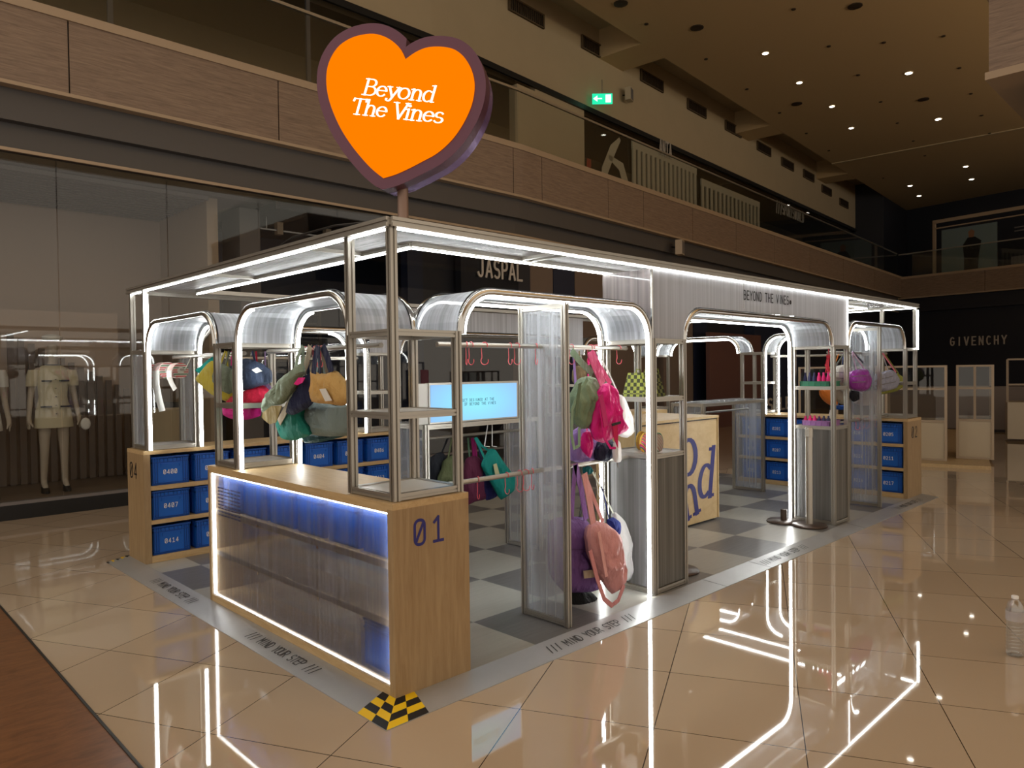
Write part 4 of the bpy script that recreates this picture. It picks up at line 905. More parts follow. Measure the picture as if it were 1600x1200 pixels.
# counter 01: open to the inside, lit ribbed front to the left
c1 = cabinet('lit_counter', 0.0, .455, 0.0, 2.12, '+x', 'oak counter marked 01 with a glowing ribbed polycarbonate front', 6, front='poly')
letters(MB(), '01', (.115, -.0015, .69), (1, 0, 0), (0, 0, 1), .115, w=.125, adv=.95).build('numeral', M['navy_ink'], c1)
MB().box(.001, .04, .045, 2.09, .001, .045).build('front_rail', M['oak_hy'], c1); MB().box(.001, .04, .045, 2.09, ZC-.045, ZC-.03).build('front_rail', M['oak_hy'], c1)
MB().box(.008, .016, .045, 2.09, .046, ZC-.046).build('ribbed_front', M['front_poly'], c1)
f = MB(); a = (.018, .03)
f.box(a[0], a[1], 2.072, 2.088, .05, ZC-.05); f.box(a[0], a[1], .047, .053, .05, ZC-.05); f.box(a[0], a[1], .05, 2.09, ZC-.056, ZC-.05);
f.build('led_strip', M['led'], c1); MB().box(a[0], a[1], .05, 2.09, .047, .0485).build('led_strip', M['led_soft'], c1)
mb = MB()
for (y, z) in ((1.41, .596), (.70, .586), (1.41, .311), (.70, .312)): mb.lathe((0, 0, 0), [(.0, 0), (0, 0)], 3) if False else mb.tube([(.004, y, z), (.010, y, z)], .009, 12)
mb.build('screw_cap', M['chrome'], c1)
for k in range(6):
    place_crate(.43, .05+.155+k*.335, .617, math.pi/2, None, 'blue crate blurred behind the ribbed front of counter 01, %s from the near corner' % ['first', 'second', 'third', 'fourth', 'fifth', 'sixth'][k], 'blue crates inside counter 01')
place_crate(.43, .205, .057, math.pi/2, None, 'single blue crate on the bottom shelf of counter 01 near the corner', 'blue crates inside counter 01')
# text block seen through the left edge of the front
mb = MB()
for j in range(9):
    for k in range(7): mb.box(.0178, .0185, 1.66+k*.05, 1.70+k*.05, .76-.022*j, .768-.022*j)
mb.build('printed_text_block', M['navy_ink'], c1)
# counter 03 at the far back, mostly hidden

# plywood cash counter with script letters
cc = thing('cash_counter', (3.95, 1.25, 0), 'plywood cash counter with large navy script letters on its front', 'counter')
MB().box(3.3, 4.57, 1.0, 1.5, .02, 1.0).build('body', M['ply'], cc); MB().box(3.28, 4.59, .985, 1.72, 1.012, 1.035).build('top_board', M['ply'], cc)
MB().box(3.3, 4.56, .995, 1.0, 1.0, 1.012).build('shadow_gap', M['black'], cc); MB().box(3.32, 4.55, 1.02, 1.48, 0.002, .02).build('plinth', M['black'], cc)
MB().box(4.574, 4.59, .99, 1.5, .02, 1.012).build('side_panel', M['ply'], cc)
SCR = {k: v for k, v in SERIF.items()}
def script(ch, x, z, h, parent, lean=.18, tilt=0.0): letters(MB(), ch, (x, .9975, z), (math.cos(tilt), 0, math.sin(tilt)), (-math.sin(tilt), 0, math.cos(tilt)), h, font=SCR, w=.155, nib=.45, slant=lean, widths=SW).build('script_letter', M['navy_ink'], parent)
script('o', 3.90, .50, .49, cc, lean=.05); script('d', 4.21, .255, .46, cc, lean=.16); script('n', 3.98, .075, .44, cc, lean=.0, tilt=.22)
ob = MB().box(4.3, 4.82, 1.74, 2.1, 0.001, 1.06); single(ob, 'plywood_box', M['ply'], 'plywood box standing behind the cash counter', 'box')

# low racks in the middle
def low_rack(x0, x1, label, panel_left=True):
    t = thing('low_rack', ((x0+x1)/2, 1.61, 0), label, 'rack', 'low aluminium racks in the middle of the booth'); y0, y1, z1 = 1.42, 1.80, 1.12; s = .036
    for x in (x0, x1):
        for y in (y0, y1): MB().profile((x, y, .002), (x, y, z1), s, (1, 0, 0)).build('post', M['alu'], t)
    f = MB()
    for y in (y0, y1): f.profile((x0+.018, y, z1-.018), (x1-.018, y, z1-.018), .034)
    for x in (x0, x1): f.profile((x, y0+.018, z1-.018), (x, y1-.018, z1-.018), .034); f.profile((x, y0+.018, .02), (x, y1-.018, .02), .03)
    f.build('top_frame', M['alu'], t); MB().box(x0, x1, y0, y1, z1+.001, z1+.007).build('top_panel', M['poly_x'], t)
    MB().tube([(x0, 1.61, 1.0), (x1, 1.61, 1.0)], .012, 10).build('rail', M['alu'], t)
    for x in (x0, x1): MB().box(x-.004, x+.004, y0+.018, y1-.018, .035, z1-.035).build('frosted_sheet', M['poly_y'], t)
    return t
low_rack(1.28, 2.45, 'low rack carrying the bright screen and the dark hanging bags')
low_rack(5.02, 6.37, 'low empty rack with frosted ends in front of the crates marked 02')
# screen
M['screen'] = None
t = NT('screen_picture'); tc = t.n('ShaderNodeTexCoord'); mp = t.n('ShaderNodeMapping'); mp.inputs['Scale'].default_value = (1.6, 1, 3.6); t.l(tc.outputs['Object'], mp.inputs[0])
gr = t.n('ShaderNodeTexGradient', _gradient_type='SPHERICAL'); t.l(mp.outputs[0], gr.inputs[0]); mx = t.n('ShaderNodeMix', _data_type='RGBA'); t.l(gr.outputs[0], mx.inputs[0])
mx.inputs[6].default_value = srgb(152, 188, 250); mx.inputs[7].default_value = srgb(150, 240, 255); e = t.n('ShaderNodeEmission', Strength=.78); t.l(mx.outputs[2], e.inputs[0]); M['screen'] = t.done(e.outputs[0])
sx0, sx1, sz0, sz1 = 1.32, 2.19, 1.135, 1.405
tv = thing('bar_screen', ((sx0+sx1)/2, 1.42, (sz0+sz1)/2), 'wide low bar screen glowing pale blue, standing on the low rack', 'screen')
MB().box(sx0-.012, sx1+.02, 1.41, 1.45, 1.124, sz1+.016).build('case', M['alu'], tv); MB().box(1.22, sx0-.012, 1.42, 1.46, 1.124, sz1+.012).build('side_cover', M['shelf_white'], tv)
MB().box(sx0, sx1, 1.405, 1.41, sz0, sz1).build('display', M['screen'], tv)
mb = MB()
letters(mb, 'A PRODUCT DESIGNED AT THE', (1.515, 1.4035, 1.275), (1, 0, 0), (0, 0, 1), .02, w=.15, adv=.86); letters(mb, 'STUDIO OF BEYOND THE VINES', (1.515, 1.4035, 1.245), (1, 0, 0), (0, 0, 1), .02, w=.15, adv=.86)
M['text_grey'] = pbr('screen_text', srgb(40, 60, 80), .8); mb.build('lettering', M['text_grey'], tv)

# heart sign
az = math.radians(34.4); hn = Vector((math.cos(az), math.sin(az), 0)); hc = P(628, 171, 1, .1)-hn*.10; hu = Vector((math.cos(az-math.pi/2), math.sin(az-math.pi/2), 0))
hs = thing('heart_sign', (.155, .1, ZR+.03), 'glowing orange heart sign with plum rim on a pole above the corner', 'sign')
def onheart(x, y, off=0):
    v = CF+CR*((x-800)/F_PX)+CU*(-(y-600)/F_PX); t_ = ((hc+hn*off-CAM).dot(hn))/v.dot(hn); return CAM+v*t_
face_px = [(633.7, 92.8), (626, 77), (614, 65), (600, 57), (584, 53), (566, 54.5), (548, 60), (531, 71), (519, 87), (512, 105), (510, 125), (512, 146), (518, 168), (529, 194), (541, 215), (556, 236), (575, 258), (588, 270), (598.4, 278),
           (618, 272), (640, 262), (661, 251), (681, 240), (700, 224), (715, 206), (728, 184), (737, 162), (741, 140), (740, 121), (734, 103), (724, 88), (711, 78), (697, 74), (681, 73), (665, 75), (649, 82)]
raw = [onheart(x, y) for x, y in face_px]; face = []; N_ = len(raw)
for i in range(N_):
    p0, p1, p2, p3 = raw[i-1], raw[i], raw[(i+1) % N_], raw[(i+2) % N_]
    if i in (0, 18): p0 = p1
    if (i+1) % N_ in (0, 18): p3 = p2
    for k in range(3):
        t = k/3; face.append(.5*((2*p1)+(p2-p0)*t+(2*p0-5*p1+4*p2-p3)*t*t+(3*p1-p0-3*p2+p3)*t*t*t))
cen = sum(raw, Vector())/len(raw)
rim = []; L_ = len(face)
for i, p in enumerate(face):
    tg = (face[(i+1) % L_]-face[i-1]).normalized(); nn = tg.cross(hn).normalized()
    if nn.dot(p-cen) < 0: nn = -nn
    k = .052
    if i == 0: nn = Vector((0, 0, 1)); k = .06
    q_r = p+nn*k; side0 = (face[0]-face[54]).cross(hn)
    if 0 < i < 27 and (q_r-face[0]).dot(side0)*((face[30]-face[0]).dot(side0)) < 0: continue
    if i > 81 and (q_r-face[0]).dot(side0)*((face[90]-face[0]).dot(side0)) < 0: continue
    rim.append(q_r)
def extr(mb, loop, d0, d1, mat=None):
    n = len(loop); c0 = sum(loop, Vector())/n; vs = [p+hn*d0 for p in loop]+[p+hn*d1 for p in loop]+[c0+hn*d0, c0+hn*d1]
    fs = [(i, (i+1) % n, n+(i+1) % n, n+i) for i in range(n)]+[(i, 2*n, (i+1) % n) for i in range(n)]+[(n+i, n+(i+1) % n, 2*n+1) for i in range(n)]; return mb.add(vs, fs, mat)
extr(MB(), rim, .006, .085).build('rim_box', M['plum'], hs); extr(MB(), [cen+(p-cen)*.985 for p in rim], .09, .175).build('back_box', M['lilac'], hs)
extr(MB(), face, -.002, .02).build('light_face', M['heart_face'], hs)
tx = onheart(567, 148.5, -.006); tx2 = onheart(677, 159, -.006); ux = (tx2-tx).normalized(); uy = hn.cross(ux).normalized()
if uy.z < 0: uy = -uy
px = (tx2-tx).length/110.5
def fit(s, a, b, parent, hscale):
    p0, p1 = onheart(*a, -.006), onheart(*b, -.006); tot = sum(SW[c_] for c_ in s); h_ = hscale; u_ = (p1-p0).normalized(); sc_ = (p1-p0).length/tot
    vm = letters(MB(), s, (0, 0, 0), (1, 0, 0), (0, 1, 0), 1, font=SERIF, w=.118, nib=.5, slant=.10, widths=SW); mb_ = MB(); v_ = hn.cross(u_); v_ = v_ if v_.z > 0 else -v_
    for v in vm.v: mb_.v.append(p0+u_*v.x*sc_+v_*v.y*h_)
    mb_.f = vm.f; mb_.mi = vm.mi; mb_.build('lettering', M['heart_text'], parent)
fit('Beyond', (566, 147.5), (679, 160), hs, px*23.5); fit('The Vines', (547, 177.5), (691, 192.5), hs, px*23)
MB().tube([(.155, .1, ZR+.02), (.155, .1, P(630, 286, 1, .1).z)], .026, 20).build('pole', M['pole'], hs, smooth=True)
cb = single(MB().tube([(.12, .12, ZR+.035), (.02, .5, ZR+.05), (-.0, .9, ZR+.045), (.03, 1.1, ZR+.028)], .006, 6), 'power_cable', M['rubber'], 'thin black cable running along the roof edge from the heart sign', 'cable')

# ================================================================ GOODS
def cloth(name, r, g, b, rough=.75, shiny=0, sheer=None):
    if sheer: return mesh_sheer(name, srgb(r, g, b), sheer)
    return pbr(name, srgb(r, g, b), rough, bump=1.0, bscale=11, spec=.3+shiny, stretch=(1.7, 1.7, .6))
def smooth_loop(pts, n=3):
    out = []; L = len(pts)
    for i in range(L):
        p0, p1, p2, p3 = pts[i-1], pts[i], pts[(i+1) % L], pts[(i+2) % L]
        for k in range(n):
            t = k/n; q = .5*((2*p1)+(p2-p0)*t+(2*p0-5*p1+4*p2-p3)*t*t+(3*p1-p0-3*p2+p3)*t*t*t); out.append(q.lerp(p1.lerp(p2, t), .5))
    return out
def pillow(loop, nrm, th, seed=0, wr=.012, rings=13, flat=.6, smoothn=3, freq=9.):
    """soft bag body: outline with a real, wrinkled thickness"""
    lp = smooth_loop(loop, smoothn); n = len(lp); c = sum(lp, Vector())/n; nrm = Vector(nrm).normalized(); mb = MB(); vs = []; sd = Vector((seed*3.1, seed*1.7, seed*.9))
    for side in (1, -1):
        for k in range(rings):
            s = 1-k/rings; bul = th/2*(1-s**(2/flat))**.5
            for p in lp:
                q = c+(p-c)*s; qs = Vector((q.x*1.5, q.y*1.5, q.z*.6)); d = 1.5*wr*(noise.noise(q*freq+sd)+.9*(.35-abs(noise.noise(qs*freq*1.9+sd*2)))*1.4+.35*noise.noise(qs*freq*4+sd))*(1-s**6)
                vs.append(q+nrm*side*(bul+d))
        vs.append(c+nrm*side*(th/2))
    B = rings*n+1; fs = []
    for sidx in (0, 1):
        o = sidx*B
        for k in range(rings-1):
            for i in range(n):
                j = (i+1) % n; f = (o+k*n+i, o+k*n+j, o+(k+1)*n+j, o+(k+1)*n+i); fs.append(f if sidx == 0 else f[::-1])
        for i in range(n):
            j = (i+1) % n; f = (o+(rings-1)*n+i, o+(rings-1)*n+j, o+B-1); fs.append(f if sidx == 0 else f[::-1])
    for i in range(n): j = (i+1) % n; fs.append((j, i, B+i, B+j))
    return mb.add(vs, fs)
def pp_(pts, ax, val): return [P(x, y, ax, val) for x, y in pts]
def bag(name, label, cat, group, body, ax, val, th, mat, straps=(), patches=(), wr=.012, name_body='body', flat=.6, tags=()):
    nrm = Vector((1, 0, 0)) if ax == 0 else Vector((0, 1, 0)); toward = nrm*(-1)
    lp = pp_(body, ax, val); lo = min(v.z for v in lp); c = sum(lp, Vector())/len(lp)
    t = thing(name, (c.x, c.y, lo), label, cat, group)
    pillow(lp, nrm, th, seed=random.random()*9, wr=wr, flat=flat).build(name_body, mat, t, smooth=True)
    for k, (pts, w_, mt, off) in enumerate(straps):
        q = pp_(pts, ax, val+off); q2 = [q[0]]
        for a_, b_ in zip(q, q[1:]): q2 += [a_.lerp(b_, .5), b_]
        side = Vector((0, 1, 0)) if ax == 0 else Vector((1, 0, 0))
        MB().sweep(q2, side, w_, .004).build('strap', mt, t)
    for pts, mt, off, nm in patches:
        q = pp_(pts, ax, val-off); n_ = len(q); MB().add(q+[v+nrm*.004 for v in q], [tuple(range(n_)), tuple(range(2*n_-1, n_-1, -1))]+[(i, (i+1) % n_, n_+(i+1) % n_, n_+i) for i in range(n_)]).build(nm, mt, t)
    return t
C = lambda *a, **k: cloth('fabric_%d_%d_%d' % a[:3], *a, **k)
PAPER = pbr('paper_tag', srgb(226, 226, 222), .6)
sage, sand, teal, navy, tan, slate = C(138, 156, 138), C(184, 170, 148), C(28, 118, 104), C(34, 40, 72), C(206, 168, 104), C(122, 138, 138)
cream_r, pink_hot, dk_teal, green_gold = C(214, 204, 170), C(232, 34, 140), C(30, 70, 76), C(140, 124, 72)
GA = 'totes hung in the left arch'
# left arch totes (hang from the rail at x=.25)
bag('tote_bag', 'sage crinkled tote with gold base, furthest left on the left arch rail', 'bag', GA, [(472, 566), (458, 578), (440, 592), (424, 612), (412, 628), (410, 645), (422, 634), (440, 632), (455, 610), (466, 590), (474, 580)], 0, .16, .07, sage,
    straps=(([(473, 541), (466, 556), (461, 578)], .03, sage, 0), ([(473, 541), (474, 560), (468, 585)], .03, sage, .02)), patches=(([(410, 645), (409, 652), (412, 656), (421, 663), (431, 660), (440, 634), (424, 634)], green_gold, .038, 'base_panel'),))
bag('tote_bag', 'teal bottomed tote with long sand strap and hot pink patch on the left arch rail', 'bag', GA, [(466, 612), (452, 632), (440, 652), (433, 664), (443, 686), (462, 688), (484, 680), (478, 666), (470, 650), (474, 630)], 0, .27, .08, teal,
    straps=(([(485, 541), (478, 570), (470, 592), (452, 630), (436, 660)], .05, sand, -.06), ([(485, 541), (492, 562), (480, 590), (462, 625), (446, 655)], .035, sand, -.03)), patches=(([(466, 590), (476, 590), (472, 598), (464, 602), (459, 600)], pink_hot, .13, 'patch'),))
bag('tote_bag', 'navy speckled tote between the sand strap and the tan tote', 'bag', GA, [(478, 586), (488, 583), (492, 600), (492, 624), (476, 640), (460, 648), (448, 646), (456, 626), (468, 606)], 0, .22, .07, navy, straps=(([(484, 541), (480, 560), (482, 586)], .03, navy, 0), ([(486, 541), (492, 560), (488, 586)], .03, navy, .02)))
bag('tote_bag', 'large slate grey boxy tote lowest on the left arch rail', 'bag', GA, [(470, 626), (484, 622), (500, 628), (524, 634), (552, 634), (552, 678), (520, 682), (498, 681), (468, 674), (462, 660), (456, 645)], 0, .36, .14, slate, wr=.018, straps=(([(500, 541), (494, 580), (488, 624)], .03, slate, 0), ([(503, 541), (508, 590), (512, 630)], .03, slate, .03)))
bag('tote_bag', 'dark teal tote peeking out below the large slate tote', 'bag', GA, [(470, 674), (500, 680), (552, 676), (530, 684), (500, 691), (478, 692), (473, 684)], 0, .46, .06, dk_teal, straps=(([(500, 541), (500, 600), (505, 682)], .025, dk_teal, 0),))
bag('tote_bag', 'tan canvas tote with navy handles and a white paper tag', 'bag', GA, [(487, 580), (500, 583), (510, 584), (524, 579), (534, 592), (548, 616), (550, 627), (534, 634), (512, 631), (492, 629), (488, 612), (489, 596)], 0, .12, .08, tan, wr=.014, flat=.5,
    straps=(([(497, 541), (492, 562), (490, 584)], .045, navy, -.02), ([(498, 541), (499, 560), (500, 584)], .02, navy, -.045), ([(504, 541), (512, 560), (518, 582)], .05, navy, -.02), ([(502, 541), (506, 562), (512, 585)], .03, C(120, 112, 96), .0)),
    patches=(([(499, 608), (508, 607), (518, 626), (508, 627)], PAPER, .062, 'paper_tag'),))
# left arch by cabinet 04
GB = 'bags hung in the arch by cabinet 04'
bag('bag', 'bright teal bag behind the yellow one at the left end of its rail', 'bag', GB, [(308, 579), (320, 567), (335, 556), (340, 572), (325, 590), (312, 584)], 0, .30, .05, C(24, 178, 172), straps=(([(338, 549), (337, 557)], .02, C(24, 178, 172), 0),))
bag('bag', 'mustard yellow rounded bag at the left end of the rail near cabinet 04', 'bag', GB, [(330, 564), (318, 578), (308, 592), (318, 604), (334, 617), (352, 627), (366, 620), (362, 596), (350, 574), (340, 566)], 0, .22, .08, C(190, 178, 62), straps=(([(352, 549), (345, 568)], .02, C(190, 178, 62), 0), ([(354, 549), (356, 575)], .02, C(190, 178, 62), 0)))
bag('bag', 'grey green bag just right of the mustard yellow bag', 'bag', GB, [(338, 568), (352, 570), (368, 582), (372, 606), (358, 616), (344, 608), (334, 596)], 0, .14, .05, C(120, 134, 118), straps=(([(358, 549), (352, 572)], .02, C(120, 134, 118), 0),))
bag('bag', 'dark navy quilted bag with a white tag above the crimson bag', 'bag', GB, [(362, 572), (384, 560), (404, 566), (420, 578), (422, 598), (404, 604), (382, 610), (362, 604), (352, 592)], 0, .20, .1, C(52, 66, 92), straps=(([(372, 549), (366, 574)], .02, navy, 0), ([(394, 549), (399, 566)], .02, navy, 0)), patches=(([(393, 578), (402, 574), (409, 580), (400, 583)], PAPER, .062, 'paper_tag'),))
bag('bag', 'crimson bag below the dark navy quilted one', 'bag', GB, [(354, 628), (370, 616), (392, 608), (410, 602), (420, 612), (414, 626), (392, 634), (366, 634)], 0, .24, .08, C(206, 36, 72), straps=(([(400, 549), (404, 606)], .02, C(206, 36, 72), .04),))
bag('bag', 'magenta bag lowest of the stack below the crimson bag', 'bag', GB, [(350, 634), (378, 634), (406, 638), (406, 650), (386, 656), (364, 655), (350, 648)], 0, .30, .07, C(220, 44, 156), straps=(([(362, 549), (360, 636)], .015, C(220, 44, 156), .04),))
bag('bag', 'lilac bag corner peeking out right of the crimson bag', 'bag', GB, [(412, 598), (420, 602), (424, 616), (416, 612)], 0, .34, .03, C(176, 150, 206), straps=(([(414, 549), (415, 602)], .012, C(176, 150, 206), 0),))
# sticker rolls in the far left arch
GR = 'sticker rolls on their spindle'
M['sticker'] = stripes('printed_stickers', [srgb(236, 232, 226), srgb(216, 70, 76), srgb(236, 232, 226), srgb(70, 120, 80), srgb(236, 232, 226), srgb(200, 60, 70)], .05, (0, .7, 1)); M['roll'] = pbr('roll_paper', srgb(230, 230, 226), .6)
for k, (xp, wd_) in enumerate(((238, .09), (257, .17), (278, .12))):
    p = P(xp, 579, 0, .20); t = thing('sticker_roll', p, ['red and white sticker roll partly hidden by the lit post', 'largest red and white printed sticker roll with a long strip', 'sticker roll with a green heart at the right end of the spindle'][k], 'roll', GR)
    MB().tube([p-Vector((0, wd_/2, 0)), p+Vector((0, wd_/2, 0))], .068 if k == 1 else .06, 28).build('roll', M['sticker'], t, smooth=True)
    MB().tube([p-Vector((0, wd_/2+.002, 0)), p+Vector((0, wd_/2+.002, 0))], .026, 20).build('core', M['roll'], t)
    if k: L_ = .33 if k == 1 else .15; q = [p+Vector((-.067, 0, 0)), p+Vector((-.068, -.004, -L_*.35)), p+Vector((-.05, -.008, -L_*.7)), p+Vector((-.03, -.02, -L_))]; MB().sweep(q, (0, 1, 0), wd_*.92, .002).build('paper_strip', M['roll'], t)
pa = P(232, 579, 0, .20); pb = P(290, 577, 0, .20); single(MB().tube([pa, pb], .008, 8).tube([pa+Vector((0, .0, 0)), Vector((pa.x, pa.y, ZRL))], .005, 6).tube([pb, Vector((.25, pb.y, ZRL))], .005, 6), 'roll_spindle', M['alu'], 'thin metal spindle holding the sticker rolls', 'spindle')

# hooks: one S-hook, then copies
def make_hook():
    t = MB(); pts = arc(0, 0, .018, .018, -20, 200, 10); low = arc(-.002, -.085, .022, .022, 20, -200, 12)
    pp2 = [(x, z) for x, z in pts]; pp2 = pp2[::-1]
    path = [(-.018*math.cos(math.radians(a)), .018*math.sin(math.radians(a))) for a in range(-30, 181, 21)]+[(.018, -.03), (.016, -.06)]+[(.0+.022*math.cos(math.radians(a)), -.085+.022*math.sin(math.radians(a))) for a in range(40, -201, -20)]
    return t.tube([(0, x, z) for x, z in path], .0023, 6)
hk = [None]
def hook(p, rot, label, group):
    if hk[0] is None: o = make_hook().build('s_hook', M['pinkwire'], None, smooth=True); hk[0] = o
    else: o = hk[0].copy(); COL.objects.link(o)
    o.location = p; o.rotation_euler = (0, 0, rot); return tag(o, label, 'hook', group)
NUMW = ['first', 'second', 'third', 'fourth', 'fifth', 'sixth', 'seventh', 'eighth']
for k, x in enumerate((729, 736, 757, 797, 808, 838, 967)):
    p = P(x, 541 if x < 900 else 546, 1, .24); hook((p.x, .24, ZRL+.0), .25*((k*7) % 5-2), 'empty pink S hook, %s from the left on the upper front rail' % NUMW[k], 'empty hooks on the upper front rail')
for k, x in enumerate((747, 748+44, 812, 822, 832)):
    p = P(x, 742, 1, .24); hook((p.x, .24, .905), .3*((k*5) % 4-1.5), 'empty pink S hook, %s from the left on the lower front rail' % NUMW[k], 'empty hooks on the lower front rail')
for k, x in enumerate((1340, 1346, 1354, 1361, 1370)):
    p = P(x, 655, 1, .24); hook((p.x, .24, .93), .2*k, 'small S hook, %s from the left on the lower rail at the right end' % NUMW[k], 'hooks on the lower rail of the right end')
for k, y_ in enumerate((477, 485, 492, 497, 502, 506)):
    p = P(y_, 541, 0, .25); hook((.25, p.y, ZRL), math.pi/2+.2*k, 'pink S hook holding the totes, %s from the left on the left arch rail' % NUMW[k], 'hooks holding the totes')
for k, x in enumerate((893, 922, 925, 931, 935)):
    p = P(x, 540, 1, .24); hook((p.x, .24, ZRL), .3*k, 'pink S hook holding the backpacks, %s from the left beside the divider' % NUMW[k], 'hooks holding the backpacks')

# dark bags in the middle rack
GM = 'dark bags on the middle rack'
ol, mar, tl, bl = C(84, 92, 62), C(84, 28, 56), C(8, 122, 114), C(36, 36, 92)
RM = 1.61
bag('bag', 'near black bag furthest left on the middle rack', 'bag', GM, [(672, 716), (688, 706), (696, 712), (690, 735), (684, 752), (672, 752)], 1, RM+.05, .06, C(26, 30, 38), straps=(([(700, 684), (690, 708)], .015, C(30, 34, 40), 0),))
bag('bag', 'olive bag left of the maroon bag on the middle rack', 'bag', GM, [(702, 714), (712, 710), (716, 726), (714, 752), (684, 754), (690, 734), (694, 720)], 1, RM-.02, .07, ol, straps=(([(706, 684), (700, 718)], .015, ol, 0), ([(709, 684), (712, 712)], .015, ol, 0)))
bag('bag', 'maroon drawstring bag on the middle rack beside the teal bag', 'bag', GM, [(729, 716), (740, 712), (750, 716), (753, 740), (756, 768), (758, 780), (742, 784), (728, 790), (724, 764), (725, 736)], 1, RM, .09, mar, straps=(([(738, 684), (741, 716)], .03, C(140, 24, 96), 0), ([(731, 684), (734, 716)], .015, C(80, 110, 90), 0), ([(742, 684), (745, 716)], .015, C(140, 24, 96), 0)))
bag('bag', 'indigo bag between the maroon and teal bags', 'bag', GM, [(752, 730), (764, 740), (772, 760), (776, 776), (760, 782), (757, 764)], 1, RM+.06, .06, bl, straps=(([(744, 684), (756, 732)], .012, bl, 0),))
bag('bag', 'bright teal tote with a cream tag, rightmost on the middle rack', 'bag', GM, [(764, 702), (772, 701), (782, 716), (792, 730), (804, 746), (802, 768), (783, 781), (776, 770), (766, 752), (752, 728), (756, 716)], 1, RM-.08, .09, tl, straps=(([(742, 684), (750, 700), (758, 718)], .02, C(20, 130, 124), 0), ([(744, 684), (752, 696), (766, 706)], .02, C(20, 130, 124), .02)),
    patches=(([(771, 726), (776, 724), (781, 742), (775, 746)], C(176, 178, 140), .055, 'paper_tag'),))
single(MB().tube([P(762, 664, 1, 1.5), P(757, 697, 1, 1.5), P(765, 698, 1, 1.5)], .004, 6).tube([P(769, 662, 1, 1.5), P(769, 697, 1, 1.5), P(776, 698, 1, 1.5)], .004, 6).tube([P(762, 664, 1, 1.5), Vector((P(762, 664, 1, 1.5).x, 1.5, 1.121))], .004, 6), 'wire_hanger', M['white'], 'pale wire hanger hooked on the top of the middle rack above the teal tote', 'hanger')

# front arch, right half: backpacks
GF = 'backpacks and slings in the front arch'
mag, mag2, lil, pur, pk, wht = C(222, 22, 132, .5), C(236, 92, 156, .5), C(150, 122, 186), C(112, 78, 140), C(206, 148, 150, .5), mesh_sheer('white_mesh', srgb(220, 220, 220), .72)
grn = C(126, 146, 118, .6)
bag('backpack', 'sage green backpack hung next to the frosted divider', 'backpack', GF, [(908, 590), (922, 588), (934, 594), (932, 620), (926, 650), (922, 668), (908, 670), (900, 662), (894, 640), (892, 620), (900, 602)], 1, .16, .11, grn, wr=.016,
    straps=(([(893, 548), (904, 562), (918, 576), (926, 584)], .045, C(140, 170, 146), -.03), ([(918, 592), (904, 612), (894, 640), (893, 680), (897, 701), (905, 696), (905, 668)], .022, C(140, 170, 146), -.065)), patches=(([(904, 600), (909, 597), (902, 650), (898, 652)], C(104, 124, 100), .07, 'seam'),))
bag('sling_bag', 'hot magenta sling bag with wide pink strap over the purple bags', 'bag', GF, [(942, 600), (952, 599), (962, 608), (964, 630), (972, 658), (979, 672), (962, 682), (944, 692), (930, 688), (924, 672), (928, 640), (934, 612)], 1, .10, .11, mag, wr=.02,
    straps=(([(922, 550), (930, 572), (942, 600)], .06, mag2, -.02), ([(926, 550), (938, 574), (954, 600)], .035, mag2, .01), ([(942, 612), (938, 640), (944, 684), (954, 700), (962, 700)], .016, mag, -.065)), patches=(([(936, 618), (942, 616), (951, 664), (944, 668)], C(206, 60, 130), .072, 'webbing'), ([(957, 660), (965, 660), (966, 682), (966, 700), (960, 686)], C(204, 40, 96), .074, 'buckle_strap'), ([(956, 662), (970, 658), (970, 662), (957, 666)], M['black'], .078, 'buckle')))
bag('pouch_bag', 'white translucent drawstring pouch right of the magenta sling', 'bag', GF, [(966, 618), (972, 618), (980, 636), (986, 656), (988, 676), (980, 684), (966, 680), (964, 650)], 1, .20, .08, wht, straps=(([(932, 550), (950, 580), (968, 620)], .012, wht, 0),))
bag('backpack', 'lilac backpack below the sage one, partly hidden', 'backpack', GF, [(892, 678), (906, 666), (924, 672), (932, 700), (930, 718), (914, 722), (893, 720)], 1, .30, .1, lil, wr=.02, straps=(([(896, 550), (900, 610), (905, 668)], .02, lil, 0),))
bag('bag', 'narrow magenta bag between the lilac and navy bags', 'bag', GF, [(912, 676), (922, 674), (926, 700), (922, 716), (912, 706), (908, 692)], 1, .20, .04, mag, straps=(([(920, 550), (917, 676)], .012, mag, .03),))
bag('bag', 'round dark navy nylon bag under the magenta sling', 'bag', GF, [(936, 690), (950, 682), (957, 694), (956, 712), (946, 722), (932, 720), (930, 702)], 1, .24, .09, C(22, 26, 56, .4), straps=(([(932, 550), (942, 690)], .015, navy, 0),))
bag('pouch_bag', 'small clear pouch dangling under the buckle strap', 'bag', GF, [(962, 686), (967, 690), (970, 708), (969, 722), (960, 722), (958, 706)], 1, .16, .04, wht, straps=(([(966, 660), (965, 688)], .006, wht, 0), ([(964, 722), (966, 731), (964, 722)], .004, M['pole'], 0)))
bag('bag', 'olive net bag hanging high behind the green strap', 'bag', GF, [(900, 572), (912, 574), (914, 592), (904, 606), (897, 596), (898, 580)], 1, .36, .05, C(120, 108, 76), straps=(([(905, 548), (905, 574)], .01, C(120, 108, 76), 0),))
GL = 'bags on the lower front rail'
